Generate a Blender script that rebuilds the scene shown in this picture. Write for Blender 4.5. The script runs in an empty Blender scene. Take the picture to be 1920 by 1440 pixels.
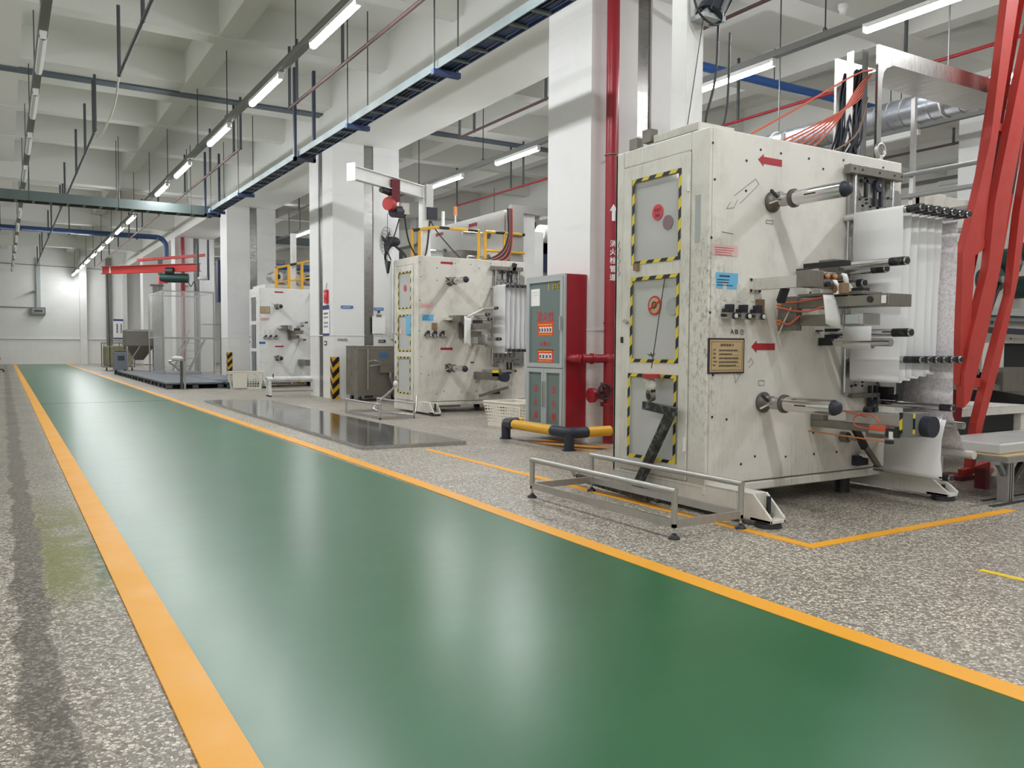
import bpy, math, random
from mathutils import Vector, Matrix
R = math.radians
rnd = random.Random(7)
SC = bpy.context.scene
COL = SC.collection

# ------------------------------------------------------------------ camera
F_PX, W_PX = 1564.0, 1920.0
CAM_H = 1.0
cam_d = bpy.data.cameras.new('camera')
cam = bpy.data.objects.new('camera', cam_d)
COL.objects.link(cam)
cam_d.sensor_fit = 'HORIZONTAL'
cam_d.sensor_width = 36.0
cam_d.lens = 36.0 * F_PX / W_PX
cam_d.clip_start, cam_d.clip_end = 0.05, 200
_v1 = Vector((5 - 960, -(642 - 720), -F_PX)).normalized()      # the aisle's direction seen by the camera
_v2 = Vector((3526 - 960, -(662 - 720), -F_PX)).normalized()   # across the aisle
_v2 = (_v2 - _v1 * _v1.dot(_v2)).normalized()
_v3 = _v2.cross(_v1)
cam.matrix_world = Matrix.Translation((0, 0, CAM_H)) @ Matrix((_v2, _v1, _v3)).to_4x4()
SC.camera = cam

# ------------------------------------------------------------------ world, exposure
SC.view_settings.view_transform = 'Standard'
SC.view_settings.look = 'None'
SC.view_settings.gamma = 1.0
SC.view_settings.use_curve_mapping = False
SC.view_settings.exposure = 1.56
wd = bpy.data.worlds.new('world')
SC.world = wd
wd.use_nodes = True
wd.node_tree.nodes['Background'].inputs[0].default_value = (0.8, 0.85, 0.9, 1)
wd.node_tree.nodes['Background'].inputs[1].default_value = 0.3
SC.cycles.max_bounces = 10
SC.cycles.diffuse_bounces = 6
SC.cycles.transparent_max_bounces = 12
SC.cycles.caustics_reflective = False
SC.cycles.caustics_refractive = False
SC.cycles.sample_clamp_indirect = 4
SC.cycles.use_light_tree = True
SC.cycles.use_denoising = True
TUBE = 42.0          # brightness of a lit fluorescent tube

# ------------------------------------------------------------------ materials
MATS = {}
def newmat(name):
    m = bpy.data.materials.new(name)
    m.use_nodes = True
    MATS[name] = m
    nt = m.node_tree
    return m, nt, nt.nodes['Principled BSDF']
def N(nt, typ, **kw):
    n = nt.nodes.new(typ)
    for k, v in kw.items():
        if k.startswith('i_'):
            n.inputs[int(k[2:]) if k[2:].isdigit() else k[2:].replace('_', ' ')].default_value = v
        else:
            setattr(n, k, v)
    return n
def c4(c): return (c[0], c[1], c[2], 1)
def srgb(*c):
    o = []
    for v in c:
        v /= 255.0
        o.append(v / 12.92 if v <= 0.04045 else ((v + 0.055) / 1.055) ** 2.4)
    return tuple(o)
def mixc(nt, fac, a, b):
    m = N(nt, 'ShaderNodeMix', data_type='RGBA')
    for s, v in ((0, fac), (6, a), (7, b)):
        if isinstance(v, (int, float)): m.inputs[s].default_value = v
        elif isinstance(v, tuple): m.inputs[s].default_value = c4(v)
        else: nt.links.new(v, m.inputs[s])
    return m.outputs[2]
def ramp(nt, src, lo, hi, a=0.0, b=1.0):
    m = N(nt, 'ShaderNodeMapRange')
    nt.links.new(src, m.inputs[0])
    for i, v in enumerate((lo, hi, a, b)): m.inputs[i + 1].default_value = v
    return m.outputs[0]
def math_(nt, op, a, b=None):
    m = N(nt, 'ShaderNodeMath', operation=op)
    for i, v in enumerate((a, b)):
        if v is None: continue
        if isinstance(v, (int, float)): m.inputs[i].default_value = v
        else: nt.links.new(v, m.inputs[i])
    return m.outputs[0]
def coords(nt, scale=(1, 1, 1), world=False):
    if world:
        o = N(nt, 'ShaderNodeNewGeometry').outputs['Position']
    else:
        o = N(nt, 'ShaderNodeTexCoord').outputs['Object']
    mp = N(nt, 'ShaderNodeMapping')
    nt.links.new(o, mp.inputs[0])
    mp.inputs['Scale'].default_value = scale
    return mp.outputs[0]
def noise(nt, vec, scale, detail=3, rough=0.5):
    n = N(nt, 'ShaderNodeTexNoise')
    nt.links.new(vec, n.inputs['Vector'])
    n.inputs['Scale'].default_value = scale
    n.inputs['Detail'].default_value = detail
    n.inputs['Roughness'].default_value = rough
    return n.outputs[0]
def plain(name, col, rough=0.5, metal=0.0, dirt=0.0, dcol=None, dscale=3.0, bump=0.0, spec=0.5):
    m, nt, b = newmat(name)
    b.inputs['Roughness'].default_value = rough
    b.inputs['Metallic'].default_value = metal
    b.inputs['Specular IOR Level'].default_value = spec
    if dirt > 0:
        v = coords(nt)
        n = noise(nt, v, dscale, 6, 0.62)
        dc = dcol or tuple(x * 0.45 for x in col)
        f = ramp(nt, n, 0.5, 0.75, 0.0, dirt)
        nt.links.new(mixc(nt, f, col, dc), b.inputs['Base Color'])
        nt.links.new(ramp(nt, n, 0.3, 0.7, rough * 0.85, min(1, rough * 1.25)), b.inputs['Roughness'])
        if bump:
            bp = N(nt, 'ShaderNodeBump'); bp.inputs['Strength'].default_value = bump
            bp.inputs['Distance'].default_value = 0.01
            nt.links.new(n, bp.inputs['Height']); nt.links.new(bp.outputs[0], b.inputs['Normal'])
    else:
        b.inputs['Base Color'].default_value = c4(col)
    return m
def streaked(name, col, dcol, amt, rough=0.45, sc=(30, 30, 2.0), corner=0.0):
    m, nt, b = newmat(name)          # painted metal with hand dirt, scuffs and long scratches
    v = coords(nt)
    n1 = noise(nt, v, 2.2, 7, 0.65)
    n2 = noise(nt, coords(nt, sc), 2.0, 4, 0.6)
    n3 = noise(nt, coords(nt, (9, 9, 9)), 3.0, 8, 0.75)
    f = math_(nt, 'MULTIPLY', ramp(nt, n1, 0.46, 0.72, 0, 1), ramp(nt, n2, 0.4, 0.7, 0.3, 1))
    f = math_(nt, 'ADD', f, ramp(nt, n3, 0.66, 0.74, 0, 0.8))
    f = math_(nt, 'MULTIPLY', f, amt)
    if corner:      # handled corner of the cabinet: grime and scuffs
        sx = N(nt, 'ShaderNodeSeparateXYZ'); nt.links.new(v, sx.inputs[0])
        near = math_(nt, 'MULTIPLY', ramp(nt, sx.outputs[0], 0.22, 0.0), ramp(nt, sx.outputs[1], 0.3, 0.0))
        zz = math_(nt, 'MULTIPLY', ramp(nt, sx.outputs[2], 0.2, 0.9), ramp(nt, sx.outputs[2], 1.9, 1.4))
        sp = ramp(nt, noise(nt, coords(nt, (14, 14, 7)), 2.5, 8, 0.8), 0.5, 0.62)
        f = math_(nt, 'MINIMUM', math_(nt, 'ADD', f, math_(nt, 'MULTIPLY', math_(nt, 'MULTIPLY', near, zz), math_(nt, 'MULTIPLY', sp, corner))), 1.0)
    nt.links.new(mixc(nt, f, col, dcol), b.inputs['Base Color'])
    b.inputs['Roughness'].default_value = rough
    return m
def metal(name, col, rough, br=(60, 2, 2), amt=0.3, metallic=1.0):
    m, nt, b = newmat(name)          # brushed or milled metal
    n = noise(nt, coords(nt, br), 3.0, 4, 0.6)
    n2 = noise(nt, coords(nt), 6.0, 5, 0.6)
    f = math_(nt, 'MULTIPLY', ramp(nt, n, 0.3, 0.7), amt)
    f = math_(nt, 'ADD', f, ramp(nt, n2, 0.55, 0.8, 0, amt))
    nt.links.new(mixc(nt, f, col, tuple(x * 0.5 for x in col)), b.inputs['Base Color'])
    nt.links.new(ramp(nt, n, 0.2, 0.8, rough * 0.75, min(1, rough * 1.4)), b.inputs['Roughness'])
    b.inputs['Metallic'].default_value = metallic
    return m
def stripes(name, a, b_, period, duty=0.5, direction=(1, 0, 1), rough=0.4):
    m, nt, b = newmat(name)          # diagonal warning stripes
    v = coords(nt)
    d = N(nt, 'ShaderNodeVectorMath', operation='DOT_PRODUCT')
    nt.links.new(v, d.inputs[0]); d.inputs[1].default_value = direction
    f = math_(nt, 'FRACT', math_(nt, 'DIVIDE', d.outputs['Value'], period))
    f = math_(nt, 'GREATER_THAN', f, duty)
    nt.links.new(mixc(nt, f, a, b_), b.inputs['Base Color'])
    b.inputs['Roughness'].default_value = rough
    return m
def glass(name, tint, alpha, rough=0.05):
    m, nt, b = newmat(name)
    out = nt.nodes['Material Output']
    tr = N(nt, 'ShaderNodeBsdfTransparent'); tr.inputs[0].default_value = c4(tint)
    b.inputs['Base Color'].default_value = c4(tint)
    b.inputs['Roughness'].default_value = rough
    mx = N(nt, 'ShaderNodeMixShader'); mx.inputs[0].default_value = alpha
    nt.links.new(tr.outputs[0], mx.inputs[1]); nt.links.new(b.outputs[0], mx.inputs[2])
    nt.links.new(mx.outputs[0], out.inputs[0])
    return m
def emit(name, col, s):
    m, nt, b = newmat(name)
    b.inputs['Base Color'].default_value = c4(col)
    b.inputs['Emission Color'].default_value = c4(col)
    b.inputs['Emission Strength'].default_value = s
    return m

CREAM = srgb(226, 222, 212)
M_ = {}
def mk():
    M_['machine'] = streaked('machine_paint', srgb(228, 225, 217), srgb(140, 134, 120), 0.6, corner=1.0)
    M_['machine_dirty'] = streaked('machine_paint_worn', srgb(222, 218, 208), srgb(122, 112, 96), 0.85)
    M_['machine_clean'] = streaked('machine_paint_clean', srgb(232, 232, 230), srgb(185, 182, 176), 0.4)
    M_['white'] = plain('white_enamel', srgb(232, 232, 230), 0.4, dirt=0.25)
    M_['offwhite'] = plain('off_white_paint', srgb(214, 211, 203), 0.5, dirt=0.5, dscale=5)
    M_['web'] = plain('nonwoven_web', srgb(240, 240, 241), 0.85)
    M_['steel'] = metal('brushed_stainless', (0.52, 0.51, 0.49), 0.28)
    M_['steel_dark'] = metal('milled_steel', (0.27, 0.25, 0.22), 0.42, amt=0.4, metallic=0.6)
    M_['olivesteel'] = metal('olive_grey_bar', (0.30, 0.285, 0.24), 0.35, amt=0.3, metallic=0.6)
    M_['alu'] = metal('aluminium', (0.56, 0.55, 0.53), 0.4, amt=0.3)
    M_['chrome'] = metal('polished_chrome', (0.72, 0.72, 0.72), 0.13, amt=0.12)
    M_['galv'] = metal('galvanised_sheet', (0.45, 0.48, 0.53), 0.3, br=(4, 4, 4), amt=0.35)
    M_['black'] = plain('black_plastic', (0.02, 0.021, 0.024), 0.45)
    M_['navy'] = plain('dark_blue_rubber', srgb(40, 44, 56), 0.5)
    M_['knurl'] = plain('knurled_grip', (0.04, 0.04, 0.042), 0.4, metal=0.6, dirt=0.7, dcol=(0.25, 0.25, 0.25), dscale=30)
    M_['flange'] = metal('cast_flange', (0.22, 0.2, 0.18), 0.5, br=(5, 5, 5), amt=0.4)
    M_['red'] = plain('red_pipe_paint', srgb(150, 30, 42), 0.32, dirt=0.25)
    M_['redmast'] = plain('orange_red_paint', srgb(182, 58, 50), 0.5, dirt=0.3, dcol=srgb(150, 44, 42))
    M_['reddark'] = plain('dark_red_bracket', srgb(110, 25, 35), 0.5)
    M_['brown'] = plain('primer_brown_pipe', srgb(92, 70, 68), 0.55)
    M_['darkpipe'] = plain('dark_grey_pipe', srgb(72, 76, 80), 0.5)
    M_['blue'] = plain('blue_pipe_paint', srgb(44, 92, 160), 0.35)
    M_['bluefar'] = plain('dull_blue_pipe_paint', srgb(52, 78, 122), 0.4)
    M_['trayblue'] = plain('blue_tray_steel', srgb(58, 78, 124), 0.5, dirt=0.3)
    M_['traygrey'] = plain('grey_tray_steel', srgb(112, 124, 126), 0.5, dirt=0.3)
    M_['traygreen'] = plain('grey_green_tray_steel', srgb(92, 104, 102), 0.5, dirt=0.2)
    M_['trunk'] = plain('trunking_grey', srgb(118, 120, 118), 0.5)
    M_['rod'] = plain('threaded_rod', srgb(78, 80, 80), 0.5, metal=0.5)
    M_['yellow'] = plain('yellow_floor_paint', srgb(244, 172, 44), 0.42, dirt=0.12, dcol=srgb(225, 160, 60))
    M_['yellowrail'] = plain('yellow_rail_paint', srgb(226, 170, 40), 0.4)
    M_['orange'] = plain('orange_air_hose', srgb(212, 100, 70), 0.45)
    M_['pinkred'] = plain('pale_red_hose', srgb(200, 96, 82), 0.45)
    M_['cablewhite'] = plain('white_cable', srgb(220, 216, 208), 0.5)
    M_['haz'] = stripes('hazard_tape', srgb(228, 205, 60), srgb(28, 30, 34), 0.13, 0.5, (0, 1, 1))
    M_['hazx'] = stripes('hazard_tape_post', srgb(222, 170, 40), srgb(25, 25, 27), 0.2, 0.45, (1, 1, -1))
    M_['hazf'] = stripes('hazard_floor_paint', srgb(214, 150, 60), srgb(62, 58, 54), 0.34, 0.55, (1, 0.6, 0))
    M_['hanger'] = plain('navy_hanger_steel', srgb(50, 58, 78), 0.5)
    M_['hazr'] = stripes('hazard_rail', srgb(225, 172, 60), srgb(35, 32, 30), 0.5, 0.65, (1, 1, 0))
    M_['glass'] = glass('machine_window', (0.96, 0.965, 0.955), 0.42, 0.06)
    M_['film'] = glass('clear_curtain_film', (0.95, 0.955, 0.95), 0.15, 0.3)
    M_['wrap'] = glass('stretch_wrap', (0.85, 0.85, 0.84), 0.5, 0.2)
    M_['cabglass'] = plain('grey_green_glass', srgb(110, 124, 122), 0.12)
    M_['grey'] = plain('mid_grey_paint', srgb(120, 122, 122), 0.5, dirt=0.2)
    M_['ltgrey'] = plain('light_grey_paint', srgb(172, 178, 178), 0.4)
    M_['blued'] = plain('dark_blue_paint', srgb(50, 60, 90), 0.5)
    M_['tealplastic'] = plain('teal_plastic', srgb(52, 84, 92), 0.5)
    M_['greyplastic'] = plain('blue_grey_plastic', srgb(120, 126, 136), 0.35, dirt=0.2)
    M_['darkplastic'] = plain('dark_grey_plastic', srgb(70, 74, 78), 0.5)
    M_['crate'] = plain('cream_plastic', srgb(226, 222, 210), 0.45)
    M_['bluelabel'] = plain('blue_label', srgb(112, 186, 226), 0.4)
    M_['bluestrip'] = plain('blue_sign_strip', srgb(52, 108, 178), 0.4)
    M_['navysign'] = plain('navy_sign_band', srgb(40, 52, 120), 0.4)
    M_['paper'] = plain('white_paper', srgb(238, 238, 236), 0.7)
    M_['pinklabel'] = plain('pink_label', srgb(226, 190, 188), 0.5)
    M_['card'] = plain('kraft_card', srgb(196, 172, 130), 0.6)
    M_['cardedge'] = plain('purple_brown_frame', srgb(62, 45, 60), 0.5)
    M_['kraft'] = plain('brown_tape', srgb(140, 112, 84), 0.5)
    M_['ink'] = plain('dark_print', srgb(50, 48, 58), 0.6)
    M_['pencil'] = plain('pen_scribble', srgb(140, 140, 142), 0.7)
    M_['redprint'] = plain('red_print', srgb(200, 44, 48), 0.5)
    M_['redsticker'] = plain('red_sticker', srgb(214, 62, 74), 0.4)
    M_['redarrow'] = plain('red_arrow_vinyl', srgb(176, 38, 50), 0.4)
    M_['redposter'] = plain('orange_red_poster', srgb(220, 66, 44), 0.45)
    M_['yellowprint'] = plain('yellow_print', srgb(238, 206, 50), 0.4)
    M_['whiteprint'] = plain('white_print', srgb(245, 245, 245), 0.5)
    M_['mauve'] = plain('mauve_sticker', srgb(140, 112, 118), 0.4)
    M_['mat_taped'] = plain('black_tape_wrap', (0.02, 0.02, 0.022), 0.3, dirt=0.8, dcol=(0.3, 0.3, 0.3), dscale=26)
    M_['copper'] = plain('orange_knob', srgb(206, 132, 78), 0.35)
    M_['interior'] = plain('machine_interior', srgb(188, 187, 184), 0.5, dirt=0.3)
    M_['cloth'] = plain('white_plastic_wrap', srgb(228, 228, 226), 0.4, dirt=0.5, dscale=14, bump=1.0)
    M_['green_mach'] = plain('dark_green_cast', srgb(36, 66, 62), 0.45)
    M_['crane_red'] = plain('crane_red_paint', srgb(184, 54, 50), 0.5)
    M_['tube'] = emit('lit_tube', (0.97, 0.985, 1.0), TUBE)
    M_['tubeoff'] = plain('unlit_tube', srgb(225, 226, 224), 0.3)
    M_['screen'] = plain('dark_screen', srgb(60, 72, 74), 0.25)
    M_['olive'] = plain('olive_bag', srgb(150, 146, 112), 0.7, dirt=0.4)
    M_['seal'] = plain('dark_gap', (0.03, 0.03, 0.03), 0.9)
mk()

# terrazzo floor
def terrazzo():
    m, nt, b = newmat('terrazzo')
    v = coords(nt, world=True)
    nz = noise(nt, v, 22, 2)
    # voronoi chips
    vo = N(nt, 'ShaderNodeTexVoronoi'); nt.links.new(v, vo.inputs['Vector']); vo.inputs['Scale'].default_value = 78
    ve = N(nt, 'ShaderNodeTexVoronoi', feature='DISTANCE_TO_EDGE'); nt.links.new(v, ve.inputs['Vector']); ve.inputs['Scale'].default_value = 78
    sep = N(nt, 'ShaderNodeSeparateColor'); nt.links.new(vo.outputs['Color'], sep.inputs[0])
    chip = mixc(nt, ramp(nt, sep.outputs[0], 0.0, 1.0), srgb(168, 161, 149), srgb(236, 229, 214))
    chip = mixc(nt, math_(nt, 'GREATER_THAN', sep.outputs[1], 0.94), chip, srgb(120, 112, 100))
    edge = ramp(nt, ve.outputs['Distance'], 0.03, 0.11)
    small = math_(nt, 'LESS_THAN', sep.outputs[2], 0.32)
    keep = math_(nt, 'MULTIPLY', edge, math_(nt, 'SUBTRACT', 1.0, math_(nt, 'MULTIPLY', small, 0.8)))
    col = mixc(nt, keep, srgb(122, 115, 105), chip)
    # broad mottling and dirt
    big = noise(nt, v, 0.9, 5, 0.6)
    col = mixc(nt, ramp(nt, big, 0.5, 0.78, 0, 0.22), col, srgb(120, 114, 104))
    sx = N(nt, 'ShaderNodeSeparateXYZ'); nt.links.new(v, sx.inputs[0])
    X, Y = sx.outputs[0], sx.outputs[1]
    wob = math_(nt, 'MULTIPLY', math_(nt, 'SUBTRACT', noise(nt, v, 2.4, 4), 0.5), 0.16)
    xw = math_(nt, 'ADD', X, wob)
    band = math_(nt, 'MULTIPLY', ramp(nt, xw, 0.015, 0.03), ramp(nt, xw, 0.15, 0.13))
    band = math_(nt, 'MULTIPLY', band, ramp(nt, noise(nt, v, 1.6, 4), 0.25, 0.4, 0.45, 1))
    col = mixc(nt, math_(nt, 'MULTIPLY', band, 0.6), col, srgb(66, 60, 53))
    # yellow-green stain beside the stripe
    gs = math_(nt, 'MULTIPLY', ramp(nt, Y, 3.3, 4.0), ramp(nt, Y, 6.4, 5.3))
    gs = math_(nt, 'MULTIPLY', gs, math_(nt, 'MULTIPLY', ramp(nt, xw, 0.12, 0.16), ramp(nt, X, 0.46, 0.34)))
    gs = math_(nt, 'MULTIPLY', gs, ramp(nt, noise(nt, v, 3.5, 6), 0.3, 0.55))
    col = mixc(nt, math_(nt, 'MULTIPLY', gs, 0.85), col, srgb(118, 122, 52))
    g2 = math_(nt, 'MULTIPLY', ramp(nt, Y, 3.3, 3.8), ramp(nt, Y, 5.2, 4.2))
    g2 = math_(nt, 'MULTIPLY', g2, math_(nt, 'MULTIPLY', ramp(nt, xw, 0.29, 0.33), ramp(nt, X, 0.5, 0.4)))
    g2 = math_(nt, 'MULTIPLY', g2, ramp(nt, noise(nt, v, 9, 5), 0.45, 0.55))
    col = mixc(nt, math_(nt, 'MULTIPLY', g2, 0.75), col, srgb(52, 92, 60))
    # left part of the floor is darker between about 6 m and the far wall
    fl = math_(nt, 'MULTIPLY', ramp(nt, X, 0.4, 0.3), ramp(nt, Y, 4.5, 7.5, 0, 0.45))
    col = mixc(nt, fl, col, srgb(112, 108, 96))
    # scuffed track near the right edge of the walkway
    tr = math_(nt, 'MULTIPLY', ramp(nt, math_(nt, 'ADD', math_(nt, 'ADD', X, Y), wob), 5.05, 5.2), ramp(nt, math_(nt, 'ADD', math_(nt, 'ADD', X, Y), wob), 5.5, 5.3))
    tr = math_(nt, 'MULTIPLY', tr, ramp(nt, noise(nt, v, 3, 5), 0.4, 0.6))
    tr = math_(nt, 'MULTIPLY', tr, ramp(nt, X, 2.5, 2.7))
    col = mixc(nt, math_(nt, 'MULTIPLY', tr, 0.35), col, srgb(100, 92, 84))
    # patchy darker tone on the machine side of the floor
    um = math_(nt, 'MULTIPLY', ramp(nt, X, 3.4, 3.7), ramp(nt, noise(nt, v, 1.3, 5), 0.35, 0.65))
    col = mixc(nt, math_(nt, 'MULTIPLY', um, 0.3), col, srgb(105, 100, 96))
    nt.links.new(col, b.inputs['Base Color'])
    nt.links.new(ramp(nt, big, 0.3, 0.7, 0.32, 0.5), b.inputs['Roughness'])
    bp = N(nt, 'ShaderNodeBump'); bp.inputs['Strength'].default_value = 0.15; bp.inputs['Distance'].default_value = 0.002
    nt.links.new(keep, bp.inputs['Height']); nt.links.new(bp.outputs[0], b.inputs['Normal'])
    return m
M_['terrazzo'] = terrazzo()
def epoxy():
    m, nt, b = newmat('green_epoxy')
    v = coords(nt, world=True)
    n = noise(nt, v, 1.2, 5, 0.6)
    n2 = noise(nt, coords(nt, (1.0, 5, 1), world=True), 2.5, 6)
    col = mixc(nt, ramp(nt, n, 0.3, 0.7), srgb(16, 92, 52), srgb(26, 104, 62))
    nt.links.new(col, b.inputs['Base Color'])
    nt.links.new(ramp(nt, n2, 0.3, 0.8, 0.2765, 0.295), b.inputs['Roughness'])
    b.inputs['Specular IOR Level'].default_value = 0.75
    return m
M_['epoxy'] = epoxy()
def wallmat(name, top, low, zline=1.17):
    m, nt, b = newmat(name)
    v = coords(nt, world=True)
    sx = N(nt, 'ShaderNodeSeparateXYZ'); nt.links.new(v, sx.inputs[0])
    Z = sx.outputs[2]
    geo = N(nt, 'ShaderNodeNewGeometry')
    hor = math_(nt, 'ADD', sx.outputs[0], sx.outputs[1])
    cb = N(nt, 'ShaderNodeCombineXYZ'); nt.links.new(hor, cb.inputs[0]); nt.links.new(Z, cb.inputs[1])
    br = N(nt, 'ShaderNodeTexBrick', offset=0.0)
    nt.links.new(cb.outputs[0], br.inputs['Vector'])
    for k, val in (('Scale', 1.0), ('Mortar Size', 0.004), ('Brick Width', 0.3), ('Row Height', 0.3), ('Mortar Smooth', 0.1)):
        br.inputs[k].default_value = val
    br.inputs['Color1'].default_value = c4(low); br.inputs['Color2'].default_value = c4(tuple(x * 0.97 for x in low))
    br.inputs['Mortar'].default_value = c4(tuple(x * 0.9 for x in low))
    n = noise(nt, v, 1.1, 6, 0.65)
    n2 = noise(nt, coords(nt, (1, 1, 9), world=True), 0.9, 4)
    up = mixc(nt, ramp(nt, n, 0.5, 0.8, 0, 0.3), top, tuple(x * 0.72 for x in top))
    up = mixc(nt, ramp(nt, n2, 0.6, 0.75, 0, 0.2), up, tuple(x * 0.7 for x in top))
    is_low = math_(nt, 'LESS_THAN', Z, zline)
    nt.links.new(mixc(nt, is_low, up, br.outputs[0]), b.inputs['Base Color'])
    nt.links.new(ramp(nt, is_low, 0, 1, 0.75, 0.14), b.inputs['Roughness'])
    return m
M_['wall'] = wallmat('painted_wall_tiled_dado', srgb(226, 226, 224), srgb(236, 236, 232))
M_['colmat'] = wallmat('painted_column_tiled_dado', srgb(228, 228, 228), srgb(236, 235, 232))
M_['ceil'] = plain('ceiling_paint', srgb(221, 222, 217), 0.85, dirt=0.2, dcol=srgb(196, 197, 192), dscale=0.6)
M_['joint'] = metal('joint_strip', (0.30, 0.29, 0.28), 0.3, br=(2, 2, 8), amt=0.4)
M_['bluejoint'] = plain('blue_grey_sealant', srgb(84, 96, 108), 0.5, dirt=0.7, dcol=srgb(130, 136, 142), dscale=1.6)
def spunweb(name, a, b_, amt):
    m, nt, b = newmat(name)
    n = noise(nt, coords(nt), 55, 5, 0.7)
    nt.links.new(mixc(nt, ramp(nt, n, 0.42, 0.62, 0, amt), a, b_), b.inputs['Base Color'])
    b.inputs['Roughness'].default_value = 0.9
    return m
M_['pinkweb'] = spunweb('mottled_nonwoven', srgb(232, 228, 230), srgb(196, 186, 192), 0.8)

# ------------------------------------------------------------------ geometry builder
TXT = {}
def text_mesh(s):
    """flattened glyph outlines of a string, height of one = one unit, left-aligned at 0"""
    if s not in TXT:
        c = bpy.data.curves.new('glyphs', 'FONT'); c.body = s; c.size = 1.0; c.resolution_u = 2; c.offset = 0.014
        o = bpy.data.objects.new('glyphs', c); COL.objects.link(o)
        bpy.context.view_layer.update()
        me = bpy.data.meshes.new_from_object(o.evaluated_get(bpy.context.evaluated_depsgraph_get()))
        vs = [v.co.copy() for v in me.vertices]; fs = [tuple(p.vertices) for p in me.polygons]
        bpy.data.objects.remove(o); bpy.data.curves.remove(c); bpy.data.meshes.remove(me)
        xs = [v.x for v in vs] or [0, 1]; ys = [v.y for v in vs] or [0, 1]
        TXT[s] = (vs, fs, min(xs), max(xs), min(ys), max(ys))
    return TXT[s]
class G:
    def __init__(s):
        s.v = []; s.f = []; s.m = []; s.s = []; s.mats = []
    def mi(s, mat):
        if mat not in s.mats: s.mats.append(mat)
        return s.mats.index(mat)
    def add(s, vs, fs, mat, smooth=False):
        o = len(s.v); i = s.mi(mat)
        s.v += [Vector(p) for p in vs]
        for f in fs:
            s.f.append([o + k for k in f]); s.m.append(i); s.s.append(smooth)
        return s
    def box(s, x0, x1, y0, y1, z0, z1, mat):
        vs = [(x, y, z) for z in (z0, z1) for y in (y0, y1) for x in (x0, x1)]
        return s.add(vs, [(0, 2, 3, 1), (4, 5, 7, 6), (0, 1, 5, 4), (2, 6, 7, 3), (0, 4, 6, 2), (1, 3, 7, 5)], mat)
    def bar(s, p0, p1, w, h, mat, up=(0, 0, 1), ext=0.0):
        """square bar from p0 to p1, w across, h along 'up'"""
        p0, p1 = Vector(p0), Vector(p1); d = (p1 - p0).normalized()
        p0 = p0 - d * ext; p1 = p1 + d * ext
        u = Vector(up)
        if abs(d.dot(u)) > 0.99: u = Vector((0, 1, 0))
        a = d.cross(u).normalized(); b = a.cross(d).normalized()
        vs = []
        for p in (p0, p1):
            for sa, sb in ((-1, -1), (1, -1), (1, 1), (-1, 1)):
                vs.append(p + a * sa * w / 2 + b * sb * h / 2)
        return s.add(vs, [(0, 1, 2, 3), (7, 6, 5, 4), (0, 4, 5, 1), (1, 5, 6, 2), (2, 6, 7, 3), (3, 7, 4, 0)], mat)
    def cyl(s, p0, p1, r, mat, r2=None, n=20, caps=True):
        p0, p1 = Vector(p0), Vector(p1); r2 = r if r2 is None else r2
        d = (p1 - p0).normalized(); u = Vector((0, 0, 1)) if abs(d.z) < 0.9 else Vector((1, 0, 0))
        a = d.cross(u).normalized(); b = d.cross(a)
        ring = lambda p, q: [p + (a * math.cos(2 * math.pi * k / n) + b * math.sin(2 * math.pi * k / n)) * q for k in range(n)]
        A, B = ring(p0, r), ring(p1, r2)
        s.add(A + B, [(k, (k + 1) % n, n + (k + 1) % n, n + k) for k in range(n)], mat, True)
        if caps:
            s.add(A, [tuple(range(n - 1, -1, -1))], mat); s.add(B, [tuple(range(n))], mat)
        return s
    def tube(s, pts, r, mat, n=8, closed=False):
        pts = [Vector(p) for p in pts]; L = len(pts); rings = []; prev = None
        for i, p in enumerate(pts):
            if closed: d = (pts[(i + 1) % L] - pts[i - 1]).normalized()
            else: d = (pts[min(i + 1, L - 1)] - pts[max(i - 1, 0)]).normalized()
            if prev is None:
                u = Vector((0, 0, 1)) if abs(d.z) < 0.9 else Vector((1, 0, 0)); a = d.cross(u).normalized()
            else:
                a = (prev - d * prev.dot(d)).normalized()
            prev = a; b = d.cross(a)
            rings += [p + (a * math.cos(2 * math.pi * k / n) + b * math.sin(2 * math.pi * k / n)) * r for k in range(n)]
        fs = []
        for i in range(L if closed else L - 1):
            j = (i + 1) % L
            fs += [(i * n + k, i * n + (k + 1) % n, j * n + (k + 1) % n, j * n + k) for k in range(n)]
        s.add(rings, fs, mat, True)
        if not closed:
            s.add(rings[:n], [tuple(range(n - 1, -1, -1))], mat); s.add(rings[-n:], [tuple(range(n))], mat)
        return s
    def prism(s, poly, axis, a0, a1, mat):
        """polygon extruded along axis; poly coordinates are the two other axes in order"""
        def P(q, a):
            if axis == 'x': return (a, q[0], q[1])
            if axis == 'y': return (q[0], a, q[1])
            return (q[0], q[1], a)
        n = len(poly)
        vs = [P(q, a0) for q in poly] + [P(q, a1) for q in poly]
        fs = [tuple(range(n - 1, -1, -1)), tuple(range(n, 2 * n))] + [(k, (k + 1) % n, n + (k + 1) % n, n + k) for k in range(n)]
        return s.add(vs, fs, mat)
    def sphere(s, c, r, mat, sc=(1, 1, 1), n=12):
        c = Vector(c); vs = []; fs = []
        for i in range(n // 2 + 1):
            t = math.pi * i / (n // 2)
            for k in range(n):
                q = 2 * math.pi * k / n
                vs.append(c + Vector((r * sc[0] * math.sin(t) * math.cos(q), r * sc[1] * math.sin(t) * math.sin(q), r * sc[2] * math.cos(t))))
        for i in range(n // 2):
            for k in range(n):
                fs.append((i * n + k, (i + 1) * n + k, (i + 1) * n + (k + 1) % n, i * n + (k + 1) % n))
        return s.add(vs, fs, mat, True)
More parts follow.
